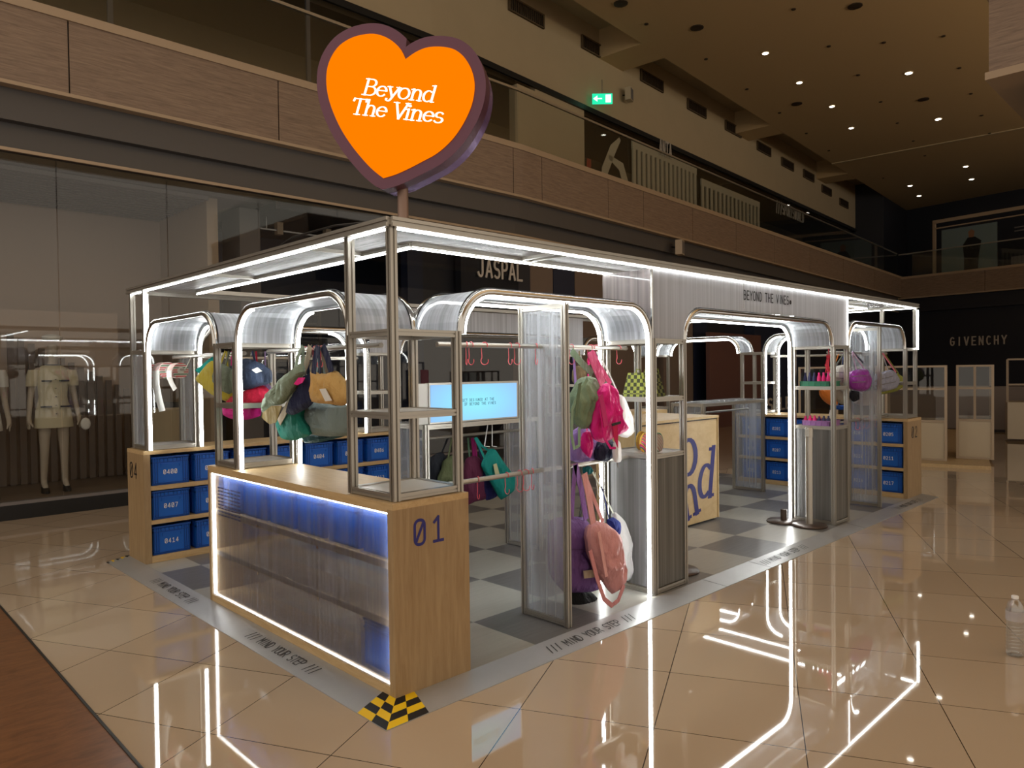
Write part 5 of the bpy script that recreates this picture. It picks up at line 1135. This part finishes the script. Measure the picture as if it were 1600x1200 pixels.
bag('tote_bag', 'large purple backpack on the lower rail, half behind the frosted divider', 'backpack', GL, [(862, 812), (880, 808), (912, 808), (922, 830), (926, 860), (932, 890), (934, 922), (905, 926), (880, 924), (862, 900), (858, 850)], 1, .26, .16, pur, wr=.018,
    straps=(([(899, 726), (896, 760), (893, 810)], .035, C(130, 90, 160), -.05), ([(899, 726), (908, 764), (916, 812)], .045, C(130, 90, 160), -.05), ([(903, 730), (912, 770), (906, 808)], .02, M['black'], 0)), patches=(([(912, 892), (928, 890), (930, 902), (913, 904)], C(196, 178, 156), .098, 'brand_patch'), ([(892, 858), (920, 858), (920, 860), (892, 860)], C(90, 60, 116), .098, 'zip')))
bag('sling_bag', 'dusty pink long sling bag with looped strap on the lower front rail', 'bag', GL, [(920, 820), (932, 814), (948, 818), (964, 834), (970, 862), (976, 892), (974, 908), (966, 922), (956, 928), (944, 912), (930, 888), (920, 860), (917, 836)], 1, .10, .12, pk, wr=.02,
    straps=(([(913, 740), (920, 776), (927, 818)], .05, C(224, 162, 166), -.03), ([(914, 742), (928, 780), (942, 816)], .028, C(224, 162, 166), .01), ([(922, 860), (932, 900), (944, 936), (956, 946), (966, 938), (975, 914)], .03, C(206, 140, 144), -.05)), patches=(([(934, 832), (938, 830), (950, 900), (946, 902)], C(224, 170, 170), .078, 'webbing'),))
bag('pouch_bag', 'white sheer laundry pouch behind the dusty pink sling', 'bag', GL, [(958, 800), (972, 810), (984, 840), (992, 868), (992, 890), (982, 908), (970, 900), (962, 860)], 1, .26, .09, wht, straps=(([(926, 738), (940, 764), (958, 802)], .012, C(200, 204, 190), 0), ([(930, 738), (934, 770), (941, 788)], .006, C(200, 204, 190), 0)))
bag('pouch_bag', 'small royal blue pouch at the shoulder of the pink sling', 'bag', GL, [(950, 812), (958, 808), (968, 816), (968, 834), (962, 836), (955, 824)], 1, .18, .05, C(30, 48, 130), straps=(([(936, 740), (952, 812)], .006, C(30, 48, 130), 0),))
bag('pouch_bag', 'small teal pouch hanging just under the lower front rail', 'bag', GL, [(912, 730), (922, 728), (925, 738), (919, 742), (913, 740)], 1, .30, .04, C(10, 96, 100), straps=(([(918, 724), (918, 731)], .006, C(10, 96, 100), 0),))
bag('bag', 'black bag lying on the floor under the purple backpack', 'bag', GL, [(893, 922), (918, 922), (930, 934), (932, 948), (916, 953), (896, 958), (888, 942)], 1, .33, .14, C(18, 18, 20), wr=.02)

# right end arch: quilted bags
GQ = 'quilted bags in the right end arch'
q_ = lambda r, g, b: C(r, g, b, .6)
def quilt(label, body, val, th, col, straps, seams):
    bag('quilted_bag', label, 'bag', GQ, body, 1, val, th, col, wr=.01, straps=straps, patches=[([(x0, y0), (x1, y1), (x1, y1+1.0), (x0, y0+1.0)], C(120, 120, 124) if col != None else None, th/2+.012, 'seam') for x0, y0, x1, y1 in seams])
quilt('light grey quilted bag left of the purple puffer bag', [(1304, 573), (1318, 570), (1325, 574), (1325, 598), (1318, 602), (1306, 600), (1298, 588)], .30, .12, q_(190, 190, 186), (([(1322, 549), (1304, 574)], .02, C(110, 118, 112), 0),), ((1302, 581, 1324, 582), (1302, 590, 1324, 591)))
quilt('shiny purple puffer bag at the centre of the right end arch', [(1332, 580), (1350, 576), (1356, 590), (1354, 606), (1346, 612), (1332, 608), (1328, 594)], .12, .14, C(140, 52, 156, .3), (([(1331, 550), (1338, 578)], .018, C(190, 168, 206), 0), ([(1332, 550), (1350, 576)], .018, C(190, 168, 206), 0)), ((1332, 588, 1354, 586), (1332, 597, 1354, 596)))
quilt('dark navy puffer bag right behind the purple puffer', [(1352, 576), (1362, 580), (1368, 596), (1364, 606), (1352, 612), (1348, 594)], .22, .1, C(30, 38, 56, .4), (([(1333, 550), (1358, 577)], .02, C(60, 60, 84), 0),), ())
quilt('blue grey quilted shoulder bag with pink strap at right', [(1366, 586), (1392, 578), (1402, 592), (1398, 606), (1380, 612), (1366, 608)], .14, .13, q_(146, 150, 172), (([(1379, 552), (1400, 582)], .02, C(214, 120, 146), 0), ([(1380, 556), (1388, 580)], .012, C(180, 180, 190), 0)), ((1366, 595, 1396, 587), (1366, 603, 1400, 596)))
quilt('olive quilted bag behind the blue grey one at right', [(1398, 583), (1408, 588), (1412, 602), (1398, 612), (1378, 616), (1380, 604)], .30, .1, q_(140, 144, 62), (([(1382, 552), (1404, 584)], .012, C(140, 144, 62), 0),), ())
quilt('mauve and lime bag low behind the right divider', [(1344, 612), (1360, 604), (1372, 612), (1372, 632), (1352, 634), (1334, 630)], .34, .1, q_(168, 150, 140), (([(1350, 552), (1352, 608)], .01, C(168, 150, 140), 0),), ())
quilt('orange puffy bag below the green tray', [(1282, 610), (1296, 606), (1302, 616), (1308, 630), (1300, 634), (1290, 626)], .42, .1, C(236, 140, 62), (([(1312, 549), (1290, 610)], .01, C(236, 140, 62), 0),), ())
quilt('stone coloured bag right of the orange bag', [(1306, 608), (1320, 610), (1326, 624), (1316, 632), (1308, 626)], .36, .08, q_(150, 146, 132), (([(1316, 549), (1314, 610)], .01, C(150, 146, 132), 0),), ())
quilt('black pouch below the purple puffer', [(1330, 610), (1342, 612), (1344, 622), (1334, 628), (1329, 620)], .28, .06, C(22, 24, 34), (([(1334, 549), (1336, 612)], .01, C(22, 24, 34), .03),), ())
quilt('small royal blue bag under the orange one', [(1296, 632), (1310, 634), (1324, 632), (1322, 640), (1308, 640)], .44, .05, C(30, 80, 170), (([(1318, 549), (1310, 634)], .008, C(30, 80, 170), .02),), ())

# goods on the shelves of the entrance towers
ck = checks('gingham_fabric', srgb(150, 160, 70), srgb(54, 58, 34), .026); ckb = checks('dark_gingham', srgb(110, 116, 66), srgb(40, 40, 30), .026)
for k, (x, mt, lab) in enumerate(((2.17, ck, 'green gingham tote standing on the shelf, left of three'), (2.27, ck, 'green gingham tote standing on the shelf, middle of three'), (2.38, ckb, 'dark gingham tote standing on the shelf, right of three'))):
    t = thing('gingham_tote', (x, .26, 1.307), lab, 'bag', 'gingham totes on the tower shelf'); w_ = .055
    mb = MB(); mb.prism([(x-w_, .12+.02*k, 1.308), (x+w_, .12+.02*k, 1.308), (x+w_, .30, 1.308), (x-w_, .30, 1.308)], [(x-w_*.7, .16+.02*k, 1.478), (x+w_*.7, .16+.02*k, 1.478), (x+w_*.7, .26, 1.478), (x-w_*.7, .26, 1.478)]); mb.build('body', mt, t)
    MB().tube([(x-.03, .2, 1.475), (x-.02, .2, 1.50), (x+.02, .2, 1.50), (x+.03, .2, 1.475)], .004, 6).build('handle', C(120, 130, 60), t)
st1 = stripes('striped_knit_a', [srgb(206, 40, 120), srgb(236, 170, 60), srgb(40, 140, 120), srgb(220, 90, 130)], .03); st2 = stripes('striped_knit_b', [srgb(60, 70, 90), srgb(226, 150, 150), srgb(40, 120, 90), srgb(230, 226, 210)], .026)
for k, (px0, y, mt, lab) in enumerate(((1002, .30, C(196, 150, 70), 'small mustard rounded pouch at the back left of the shelf'), (1008, .20, st1, 'small rounded pink and red striped pouch on the shelf'), (1028, .14, st2, 'small rounded pouch with diagonal green and grey stripes on the shelf'))):
    c_ = P(px0, 694, 1, y); t = thing('rounded_pouch', (c_.x, y, .927), lab, 'bag', 'rounded pouches on the tower shelf'); r_ = .055; lp = [Vector((c_.x+r_*math.cos(a_), y, .928+max(0, .062+.068*math.sin(a_)))) for a_ in [math.radians(a) for a in range(0, 360, 30)]]
    pillow(lp, (0, 1, 0), .045, seed=k, wr=.002, smoothn=2).build('body', mt, t, smooth=True); MB().sweep([Vector((c_.x+(r_+.002)*math.cos(math.radians(a)), y, .99+.07*math.sin(math.radians(a)))) for a in range(0, 181, 15)], (0, 1, 0), .012, .004).build('piping', C(60, 150, 120) if k == 2 else C(220, 180, 80), t)
def tray(x0, x1, y0, y1, z, h, mat, label, bott, group):
    t = thing('tray', ((x0+x1)/2, (y0+y1)/2, z), label, 'tray'); MB().box(x0, x1, y0, y1, z+.001, z+.008).build('floor_panel', mat, t); e = .006
    b = MB(); b.box(x0, x1, y0, y0+e, z+.008, z+h).box(x0, x1, y1-e, y1, z+.008, z+h).box(x0, x0+e, y0, y1, z+.008, z+h).box(x1-e, x1, y0, y1, z+.008, z+h); b.box(x0-.006, x1+.006, y0-.006, y0, z+h-.01, z+h).box(x0-.006, x0, y0, y1, z+h-.01, z+h); b.build('side_wall', mat, t)
    r = MB()
    for k in range(5): yy = y0+(y1-y0)*(k+.5)/5; r.box(x0-.004, x0, yy-.003, yy+.003, z+.01, z+h-.01)
    r.build('ribs', mat, t)
    for k, (bx, by, col, hh, nm) in enumerate(bott):
        o = MB().lathe((0, 0, 0), [(.014, 0), (.018, .006), (.018, hh*.6), (.013, hh*.75), (.009, hh*.8), (.009, hh)], 12).build('slim_bottle', M[col], None, smooth=True); o.location = (bx, by, z+.009); tag(o, nm, 'bottle', group)
M['mag_b'] = pbr('magenta_nylon', srgb(236, 30, 130), .4); M['navy_b'] = pbr('navy_nylon', srgb(30, 34, 84), .4); M['tray_g'] = pbr('green_tray_plastic', srgb(44, 122, 92), .4); M['tray_p'] = pbr('purple_tray_plastic', srgb(150, 104, 164), .4)
tx0, tx1 = 5.09, 5.33
LR = ['front', 'second', 'third', 'back']
def rowsof(ntop, cols, hh, word):
    out = []
    for i, cl in enumerate(cols):
        for j in range(2): out.append((tx0+.045+.11*j, .355-i*.045, cl, hh, '%s, %s pair from the left of the %s tray, %s' % ('slim magenta pouch' if cl == 'mag_b' else 'slim navy pouch', NUMW[i], word, ['front one', 'rear one'][j])))
    return out
tray(tx0, tx1, .10, .39, 1.308, .055, M['tray_g'], 'green plastic tray of navy and magenta pouches on the upper shelf', rowsof(0, ['navy_b', 'navy_b', 'navy_b', 'mag_b', 'mag_b', 'mag_b'], .13, 'green'), 'slim pouches in the green tray')
tray(tx0, tx1, .10, .37, .928, .055, M['tray_p'], 'purple plastic tray of magenta and navy pouches on the lower shelf', rowsof(0, ['mag_b', 'mag_b', 'mag_b', 'navy_b', 'navy_b', 'navy_b'], .085, 'purple'), 'slim pouches in the purple tray')
M['red_cord'] = pbr('red_cord', srgb(226, 40, 70), .5); mb = MB()
for k in range(7): mb.sweep([(5.2+.01*k, .14+.02*(k % 3), 1.62), (5.19+.015*k, .15+.012*k, 1.52), (5.2+.012*k, .14+.02*(k % 4), 1.44)], (1, 0, 0), .01, .004)
single(mb.tube([(5.22, .16, 1.62), (5.22, .16, 1.674)], .004, 6), 'lanyard_bunch', M['red_cord'], 'bunch of red cords hanging over the green tray', 'cords')
p = P(1323, 665, 1, .2); t = thing('spray_bottle', (5.33, .2, .93), 'slim clear spray bottle with black head beside the purple tray', 'bottle')
MB().lathe((5.355, .2, .929), [(.016, 0), (.018, .01), (.018, .1), (.008, .13), (.008, .145)], 16).build('body', M['roll'], t, smooth=True); MB().lathe((5.355, .2, 1.074), [(.01, 0), (.011, .03), (.004, .045)], 12).build('spray_head', M['black'], t)

# stanchions
M['st_base'] = pbr('dark_bronze_base', srgb(86, 74, 68), .35, .4)
def stanchion(x, y, label, tall=.93):
    t = thing('queue_stanchion', (x, y, 0), label, 'post', 'queue posts at the entrance'); MB().lathe((x, y, .001), [(.155, 0), (.16, .008), (.15, .02), (.04, .024)], 40).build('base', M['st_base'], t, smooth=True)
    MB().lathe((x, y, .024), [(.032, 0), (.032, tall-.12), (.030, tall-.11)], 24).build('pole', M['alu'], t, smooth=True); MB().lathe((x, y, tall-.09), [(.036, 0), (.036, .085), (.03, .095)], 24).build('head', M['alu'], t, smooth=True)
    MB().box(x-.045, x-.033, y-.02, y+.02, tall-.08, tall-.01).build('belt_clip', M['shelf_white'], t); return t
stanchion(4.86, .20, 'silver queue post with dark round base beside the lit post of the entrance'); 
o = MB().lathe((4.88, .46, .001), [(.155, 0), (.16, .008), (.15, .02), (.04, .024)], 40).lathe((4.88, .46, .024), [(.03, 0), (.03, .1)], 16); 
tag(single(o, 'queue_post_base', M['st_base'], 'dark round queue post base behind the silver queue post', 'post', smooth=True))
t = thing('queue_post_base', (2.74, .30, 0), 'dark round queue post base on the floor right of the tower with gingham totes', 'post', 'queue posts at the entrance'); MB().lathe((2.70, .25, .001), [(.155, 0), (.16, .008), (.15, .02), (.04, .024)], 40).build('base', M['st_base'], t, smooth=True); MB().lathe((2.70, .25, .024), [(.04, 0), (.034, .04)], 16).build('socket', M['black'], t)

# water bottle on the mall floor
wb = P(1586, 1024, 2, ZF); t = thing('water_bottle', wb, 'clear plastic water bottle standing on the tiles at the right edge', 'bottle')
M['pet'] = glass('clear_pet', tint=(.86, .87, .88, 1), ior=1.33, base=.16); M['water'] = glass('water', tint=(.97, .98, .98, 1), ior=1.2)
prof = [(.029, 0), (.033, .006)]
for k in range(9): z = .012+k*.0145; prof += [(.033, z), (.0315, z+.006), (.033, z+.012)]
prof += [(.033, .15), (.0335, .19), (.033, .197), (.027, .218), (.015, .236), (.0125, .24), (.0125, .243)]
S = 1.24; prof = [(r*S, z*S*1.0) for r, z in prof]
MB().lathe(wb+Vector((0, 0, .001)), prof, 28).build('body', M['pet'], t, smooth=True); MB().lathe(wb+Vector((0, 0, .004)), [(r*.94, z*.96) for r, z in prof[:30]]+[(.001, .155*S)], 24).build('water', M['water'], t, smooth=True)
MB().lathe(wb+Vector((0, 0, .243*S)), [(.0155, 0), (.0165, .002), (.0165, .014), (.014, .016)], 24).build('cap', M['white'], t)
M['label_sheer'] = mesh_sheer('clear_label', srgb(205, 200, 205), .45); mb = MB(); vs = []; n_ = 28
for k in range(n_+1):
    a_ = 2*math.pi*k/n_
    for z in (.152*S, .192*S): vs.append(wb+Vector((.0342*S*math.cos(a_), .0342*S*math.sin(a_), z)))
mb.add(vs, [(2*k, 2*k+2, 2*k+3, 2*k+1) for k in range(n_)]); mb.build('label_band', M['label_sheer'], t)
dirc = (CAM-wb); dirc.z = 0; dirc.normalize(); sd_ = Vector((-dirc.y, dirc.x, 0)); mb = MB(); vm = letters(MB(), 'SINGHA', (0, 0, 0), (1, 0, 0), (0, 1, 0), .014, w=.2, adv=.72, center=True)
for v in vm.v: a_ = v.x/.038; mb.v.append(wb+dirc*(.0382*math.cos(a_))+sd_*(.0382*math.sin(a_))+Vector((0, 0, .172*S+v.y)))
mb.f = vm.f; mb.mi = vm.mi; mb.build('label_lettering', M['navy_ink'], t)

# far booth of glass display modules beyond the right end
FB = []
def fbox(mb, a_, b_, dep, z0, z1, inset=0.0):
    d = (b_-a_).normalized(); n_ = Vector((-d.y, d.x, 0))
    if n_.x < 0: n_ = -n_
    q = [a_, b_, b_+n_*dep, a_+n_*dep]; return mb.prism([Vector((v.x, v.y, z0)) for v in q], [Vector((v.x, v.y, z1)) for v in q])
pl = MB(); a_ = P(1405, 722, 2, ZF+.05); b_ = P(1549, 729, 2, ZF+.05); d_ = (b_-a_).normalized(); nn_ = Vector((-d_.y, d_.x, 0)); nn_ = nn_ if nn_.x > 0 else -nn_
pl.prism([Vector((v.x, v.y, ZF)) for v in (a_-d_*1.6, b_, b_+nn_*7, a_-d_*1.6+nn_*7)], [Vector((v.x, v.y, ZF+.05)) for v in (a_-d_*1.6, b_, b_+nn_*7, a_-d_*1.6+nn_*7)]); single(pl, 'display_platform', M['oak_h'], 'low oak platform under the far glass display cases', 'platform')
M['beige_panel'] = pbr('beige_case_panel', srgb(186, 170, 144), .25)
def case(x0p, y0p, x1p, y1p, dep, label, mull=True):
    z0 = ZF+.052; a_ = P(x0p, y0p, 2, z0); b_ = P(x1p, y1p, 2, z0); b_ = a_+d_*((b_-a_).dot(d_)); zt = 1.50; zm = .62; t = thing('display_case', ((a_.x+b_.x)/2, (a_.y+b_.y)/2, z0), label, 'display case', 'glass display cases beyond the booth')
    L = (b_-a_).length; e = .035
    fbox(MB(), a_+d_*.02+nn_*.01, b_-d_*.02+nn_*.01, dep-.02, z0, zm).build('base_cabinet', M['beige_panel'], t)
    f = MB()
    for base in (a_, b_, a_+nn_*dep, b_+nn_*dep): f.prism([base+d_*u+nn_*v for u, v in ((-e/2, -e/2), (e/2, -e/2), (e/2, e/2), (-e/2, e/2))], [Vector((0, 0, zt-z0))+base+d_*u+nn_*v for u, v in ((-e/2, -e/2), (e/2, -e/2), (e/2, e/2), (-e/2, e/2))])
    for z in (z0, zm, 1.12, zt-.03):
        for p0, p1 in ((a_, b_), (a_+nn_*dep, b_+nn_*dep), (a_, a_+nn_*dep), (b_, b_+nn_*dep)):
            p0 = Vector((p0.x, p0.y, z+.015)); p1 = Vector((p1.x, p1.y, z+.015)); f.profile(p0, p1, .03)
    if mull: mid = (a_+b_)/2; f.profile((mid.x, mid.y, zm), (mid.x, mid.y, zt), .03, (1, 0, 0))
    f.build('frame', M['cream'], t); g = MB(); fbox(g, a_+nn_*.0, b_, .004, zm, zt); fbox(g, b_, b_+nn_*dep, .004, zm, zt); g.build('glass_pane', M['glass'], t)
    MB().prism([Vector((v.x, v.y, 1.13)) for v in (a_+nn_*.05, b_+nn_*.05, b_+nn_*(dep-.05), a_+nn_*(dep-.05))], [Vector((v.x, v.y, 1.14)) for v in (a_+nn_*.05, b_+nn_*.05, b_+nn_*(dep-.05), a_+nn_*(dep-.05))]).build('shelf', M['glass'], t)
    return t
case(1385, 716, 1478, 719, .55, 'glass display case on a beige base, just right of the cabinet marked 02', mull=False)
case(1496, 716, 1551, 718, .9, 'glass display case with a centre bar at the near corner of the far platform')
case(1250, 712, 1372, 715, .55, 'glass display case seen through the right end of the booth')
A3 = P(1577, 690, 2, ZF+.05)
t = thing('display_case', (A3.x+1, A3.y, ZF+.05), 'glass display case with beige base at the right edge of the view', 'display case', 'glass display cases beyond the booth'); a_ = A3+nn_*.6; b_ = a_+d_*2.2
fbox(MB(), a_, b_, .8, ZF+.052, .75).build('base_cabinet', M['beige_panel'], t); f = MB()
for u in (0, .75, 1.5, 2.2): q = a_+d_*u; f.profile((q.x, q.y, .75), (q.x, q.y, 1.6), .035, (1, 0, 0))
for z in (1.1, 1.6): f.profile((a_.x, a_.y, z), (b_.x, b_.y, z), .035)
f.build('frame', M['cream'], t)
bc = MB(); q0 = A3+nn_*3-d_*2.5; fbox(bc, q0, q0+d_*4.5, .5, ZF+.052, 1.0); single(bc, 'back_counter', M['brown_panel'], 'brown back counter with doors behind the far glass cases', 'counter')
M['lit_edge'] = emit('lit_shelf_edge', (1, .96, .86, 1), 1.6)

# shop mannequins behind the left glass
M['manq'] = pbr('mannequin_shell', srgb(190, 178, 162), .35); M['dress'] = pbr('ivory_tweed', srgb(214, 206, 178), .8, var=.06, vscale=60); M['trim_navy'] = pbr('navy_trim', srgb(24, 26, 40), .6)
def loft(rings, n=22):
    mb = MB(); vs = []
    for (cx, cy, z, rx, ry) in rings: vs += [(cx+rx*math.cos(2*math.pi*k/n), cy+ry*math.sin(2*math.pi*k/n), z) for k in range(n)]
    fs = [(i*n+k, i*n+(k+1) % n, (i+1)*n+(k+1) % n, (i+1)*n+k) for i in range(len(rings)-1) for k in range(n)]+[tuple(range(n-1, -1, -1)), tuple((len(rings)-1)*n+k for k in range(n))]
    return mb.add(vs, fs)
def skin_body(name, V, Eg, Rr, mat, parent):
    me = bpy.data.meshes.new(name+'_rig'); off = wloc(parent); me.from_pydata([Vector(v)-off for v in V], Eg, []); o = bpy.data.objects.new(name+'_rig', me); COL.objects.link(o)
    o.modifiers.new('skin', 'SKIN'); sv = me.skin_vertices[0].data if me.skin_vertices else None
    if sv is None: return None
    for i, r in enumerate(Rr): sv[i].radius = (r[0], r[1]) if isinstance(r, tuple) else (r, r)
    sv[0].use_root = True
    s2 = o.modifiers.new('sub', 'SUBSURF'); s2.levels = 2; s2.render_levels = 2
    dg = bpy.context.evaluated_depsgraph_get(); nm = bpy.data.meshes.new_from_object(o.evaluated_get(dg)); bpy.data.objects.remove(o)
    nm.materials.clear(); nm.materials.append(mat)
    for p in nm.polygons: p.use_smooth = True
    b_ = bpy.data.objects.new(name, nm); COL.objects.link(b_); b_.parent = parent; return b_
def mannequin(x, y, label, dress_mat, stripe=None, beret=True):
    z = .14; H = 1.80; t = thing('mannequin', (x, y, z), label, 'mannequin', 'shop mannequins'); k = H/1.8
    V = [(0, 0, .95), (0, 0, 1.10), (0, .01, 1.28), (0, .01, 1.42), (0, 0, 1.50), (0, -.01, 1.58), (0, -.03, 1.66), (0, -.02, 1.76),
         (.09, 0, .90), (.10, -.01, .52), (.11, .02, .12), (.11, -.09, .04), (-.09, 0, .90), (-.10, -.01, .52), (-.11, .02, .12), (-.11, -.09, .04),
         (.17, .01, 1.42), (.22, .02, 1.16), (.25, -.03, .92), (.26, -.05, .84), (-.17, .01, 1.42), (-.22, .02, 1.16), (-.25, -.03, .92), (-.26, -.05, .84)]
    Rr = [(.13, .10), (.11, .085), (.13, .09), (.12, .08), .045, .042, (.06, .08), (.065, .085), .085, .052, .034, .03, .085, .052, .034, .03, .05, .036, .026, .03, .05, .036, .026, .03]
    Eg = [(0, 1), (1, 2), (2, 3), (3, 4), (4, 5), (5, 6), (6, 7), (0, 8), (8, 9), (9, 10), (10, 11), (0, 12), (12, 13), (13, 14), (14, 15), (3, 16), (16, 17), (17, 18), (18, 19), (3, 20), (20, 21), (21, 22), (22, 23)]
    for s_, root in ((1, 19), (-1, 23)):
        for f_ in range(4):
            V.append((s_*(.255+.004*f_), -.075+.018*f_-.0, .80)); V.append((s_*(.255+.002*f_), -.08+.02*f_, .745+.006*abs(f_-1.5))); Rr += [.0095, .008]; Eg += [(root, len(V)-2), (len(V)-2, len(V)-1)]
        V.append((s_*.235, -.09, .805)); V.append((s_*.225, -.10, .775)); Rr += [.010, .009]; Eg += [(root, len(V)-2), (len(V)-2, len(V)-1)]
    skin_body('body', [(x+a*k, y+b_*k, z+c_*k) for a, b_, c_ in V], Eg, Rr, M['manq'], t)
    loft([(x, y, z+.76, .205, .15), (x, y, z+.78, .205, .15), (x, y, z+.95, .185, .14), (x, y, z+1.12, .145, .115), (x, y, z+1.3, .165, .125), (x, y, z+1.42, .175, .11), (x, y, z+1.48, .12, .085), (x, y, z+1.5, .075, .06)]).build('dress', dress_mat, t, smooth=True)
    loft([(x, y, z+1.475, .10, .08), (x, y, z+1.505, .085, .07)]).build('collar', M['trim_navy'], t)
    for s_ in (-1, 1):
        loft([(x+s_*.185, y, z+1.44, .06, .07), (x+s_*.205, y, z+1.36, .062, .065), (x+s_*.215, y, z+1.25, .055, .055)], 14).build('sleeve', dress_mat, t, smooth=True)
        MB().box(x+s_*.09-.05, x+s_*.09+.05, y-.150, y-.128, z+1.30, z+1.318).build('pocket_trim', M['trim_navy'], t); MB().box(x+s_*.1-.055, x+s_*.1+.055, y-.158, y-.135, z+1.0, z+1.018).build('pocket_trim', M['trim_navy'], t)
        loft([(x+s_*.11, y-.06, z, .042, .10), (x+s_*.11, y-.06, z+.03, .04, .10), (x+s_*.11, y-.03, z+.07, .036, .05)], 14).build('shoe', M['black'], t)
    for q in range(5): MB().lathe((x, y-.150, z+.92+.1*q), [(.009, 0), (.009, .008)], 10).build('button', M['trim_navy'], t)
    if stripe:
        for q in range(4): loft([(x, y, z+1.2+.06*q, .172, .132), (x, y, z+1.222+.06*q, .172, .132)]).build('stripe', M['trim_navy'], t)
    if beret: loft([(x, y-.02, z+1.785, .085, .09), (x, y-.02, z+1.80, .10, .105), (x, y-.01, z+1.83, .105, .11), (x, y-.01, z+1.85, .07, .075), (x, y, z+1.86, .02, .02)]).build('beret', M['roll'], t, smooth=True)
    return t
mannequin(.20, 7.2, 'shop mannequin in an ivory buttoned dress and white beret behind the left glass', M['dress'])
mannequin(-.52, 7.1, 'shop mannequin in a navy striped top cut off by the left edge', M['roll'], stripe=True, beret=False)
hbx = thing('handbag', (.50, 7.05, .85), 'small white round handbag hanging at the mannequin side', 'bag'); pillow([Vector((.50+.055*math.cos(math.radians(a)), 7.05, .93+.075*math.sin(math.radians(a)))) for a in range(0, 360, 30)], (0, 1, 0), .06, wr=.001, smoothn=2).build('body', M['roll'], hbx, smooth=True); MB().tube([(.47, 7.05, 1.0), (.465, 7.1, 1.05), (.47, 7.14, 1.08)], .004, 6).build('handle', M['alu'], hbx)
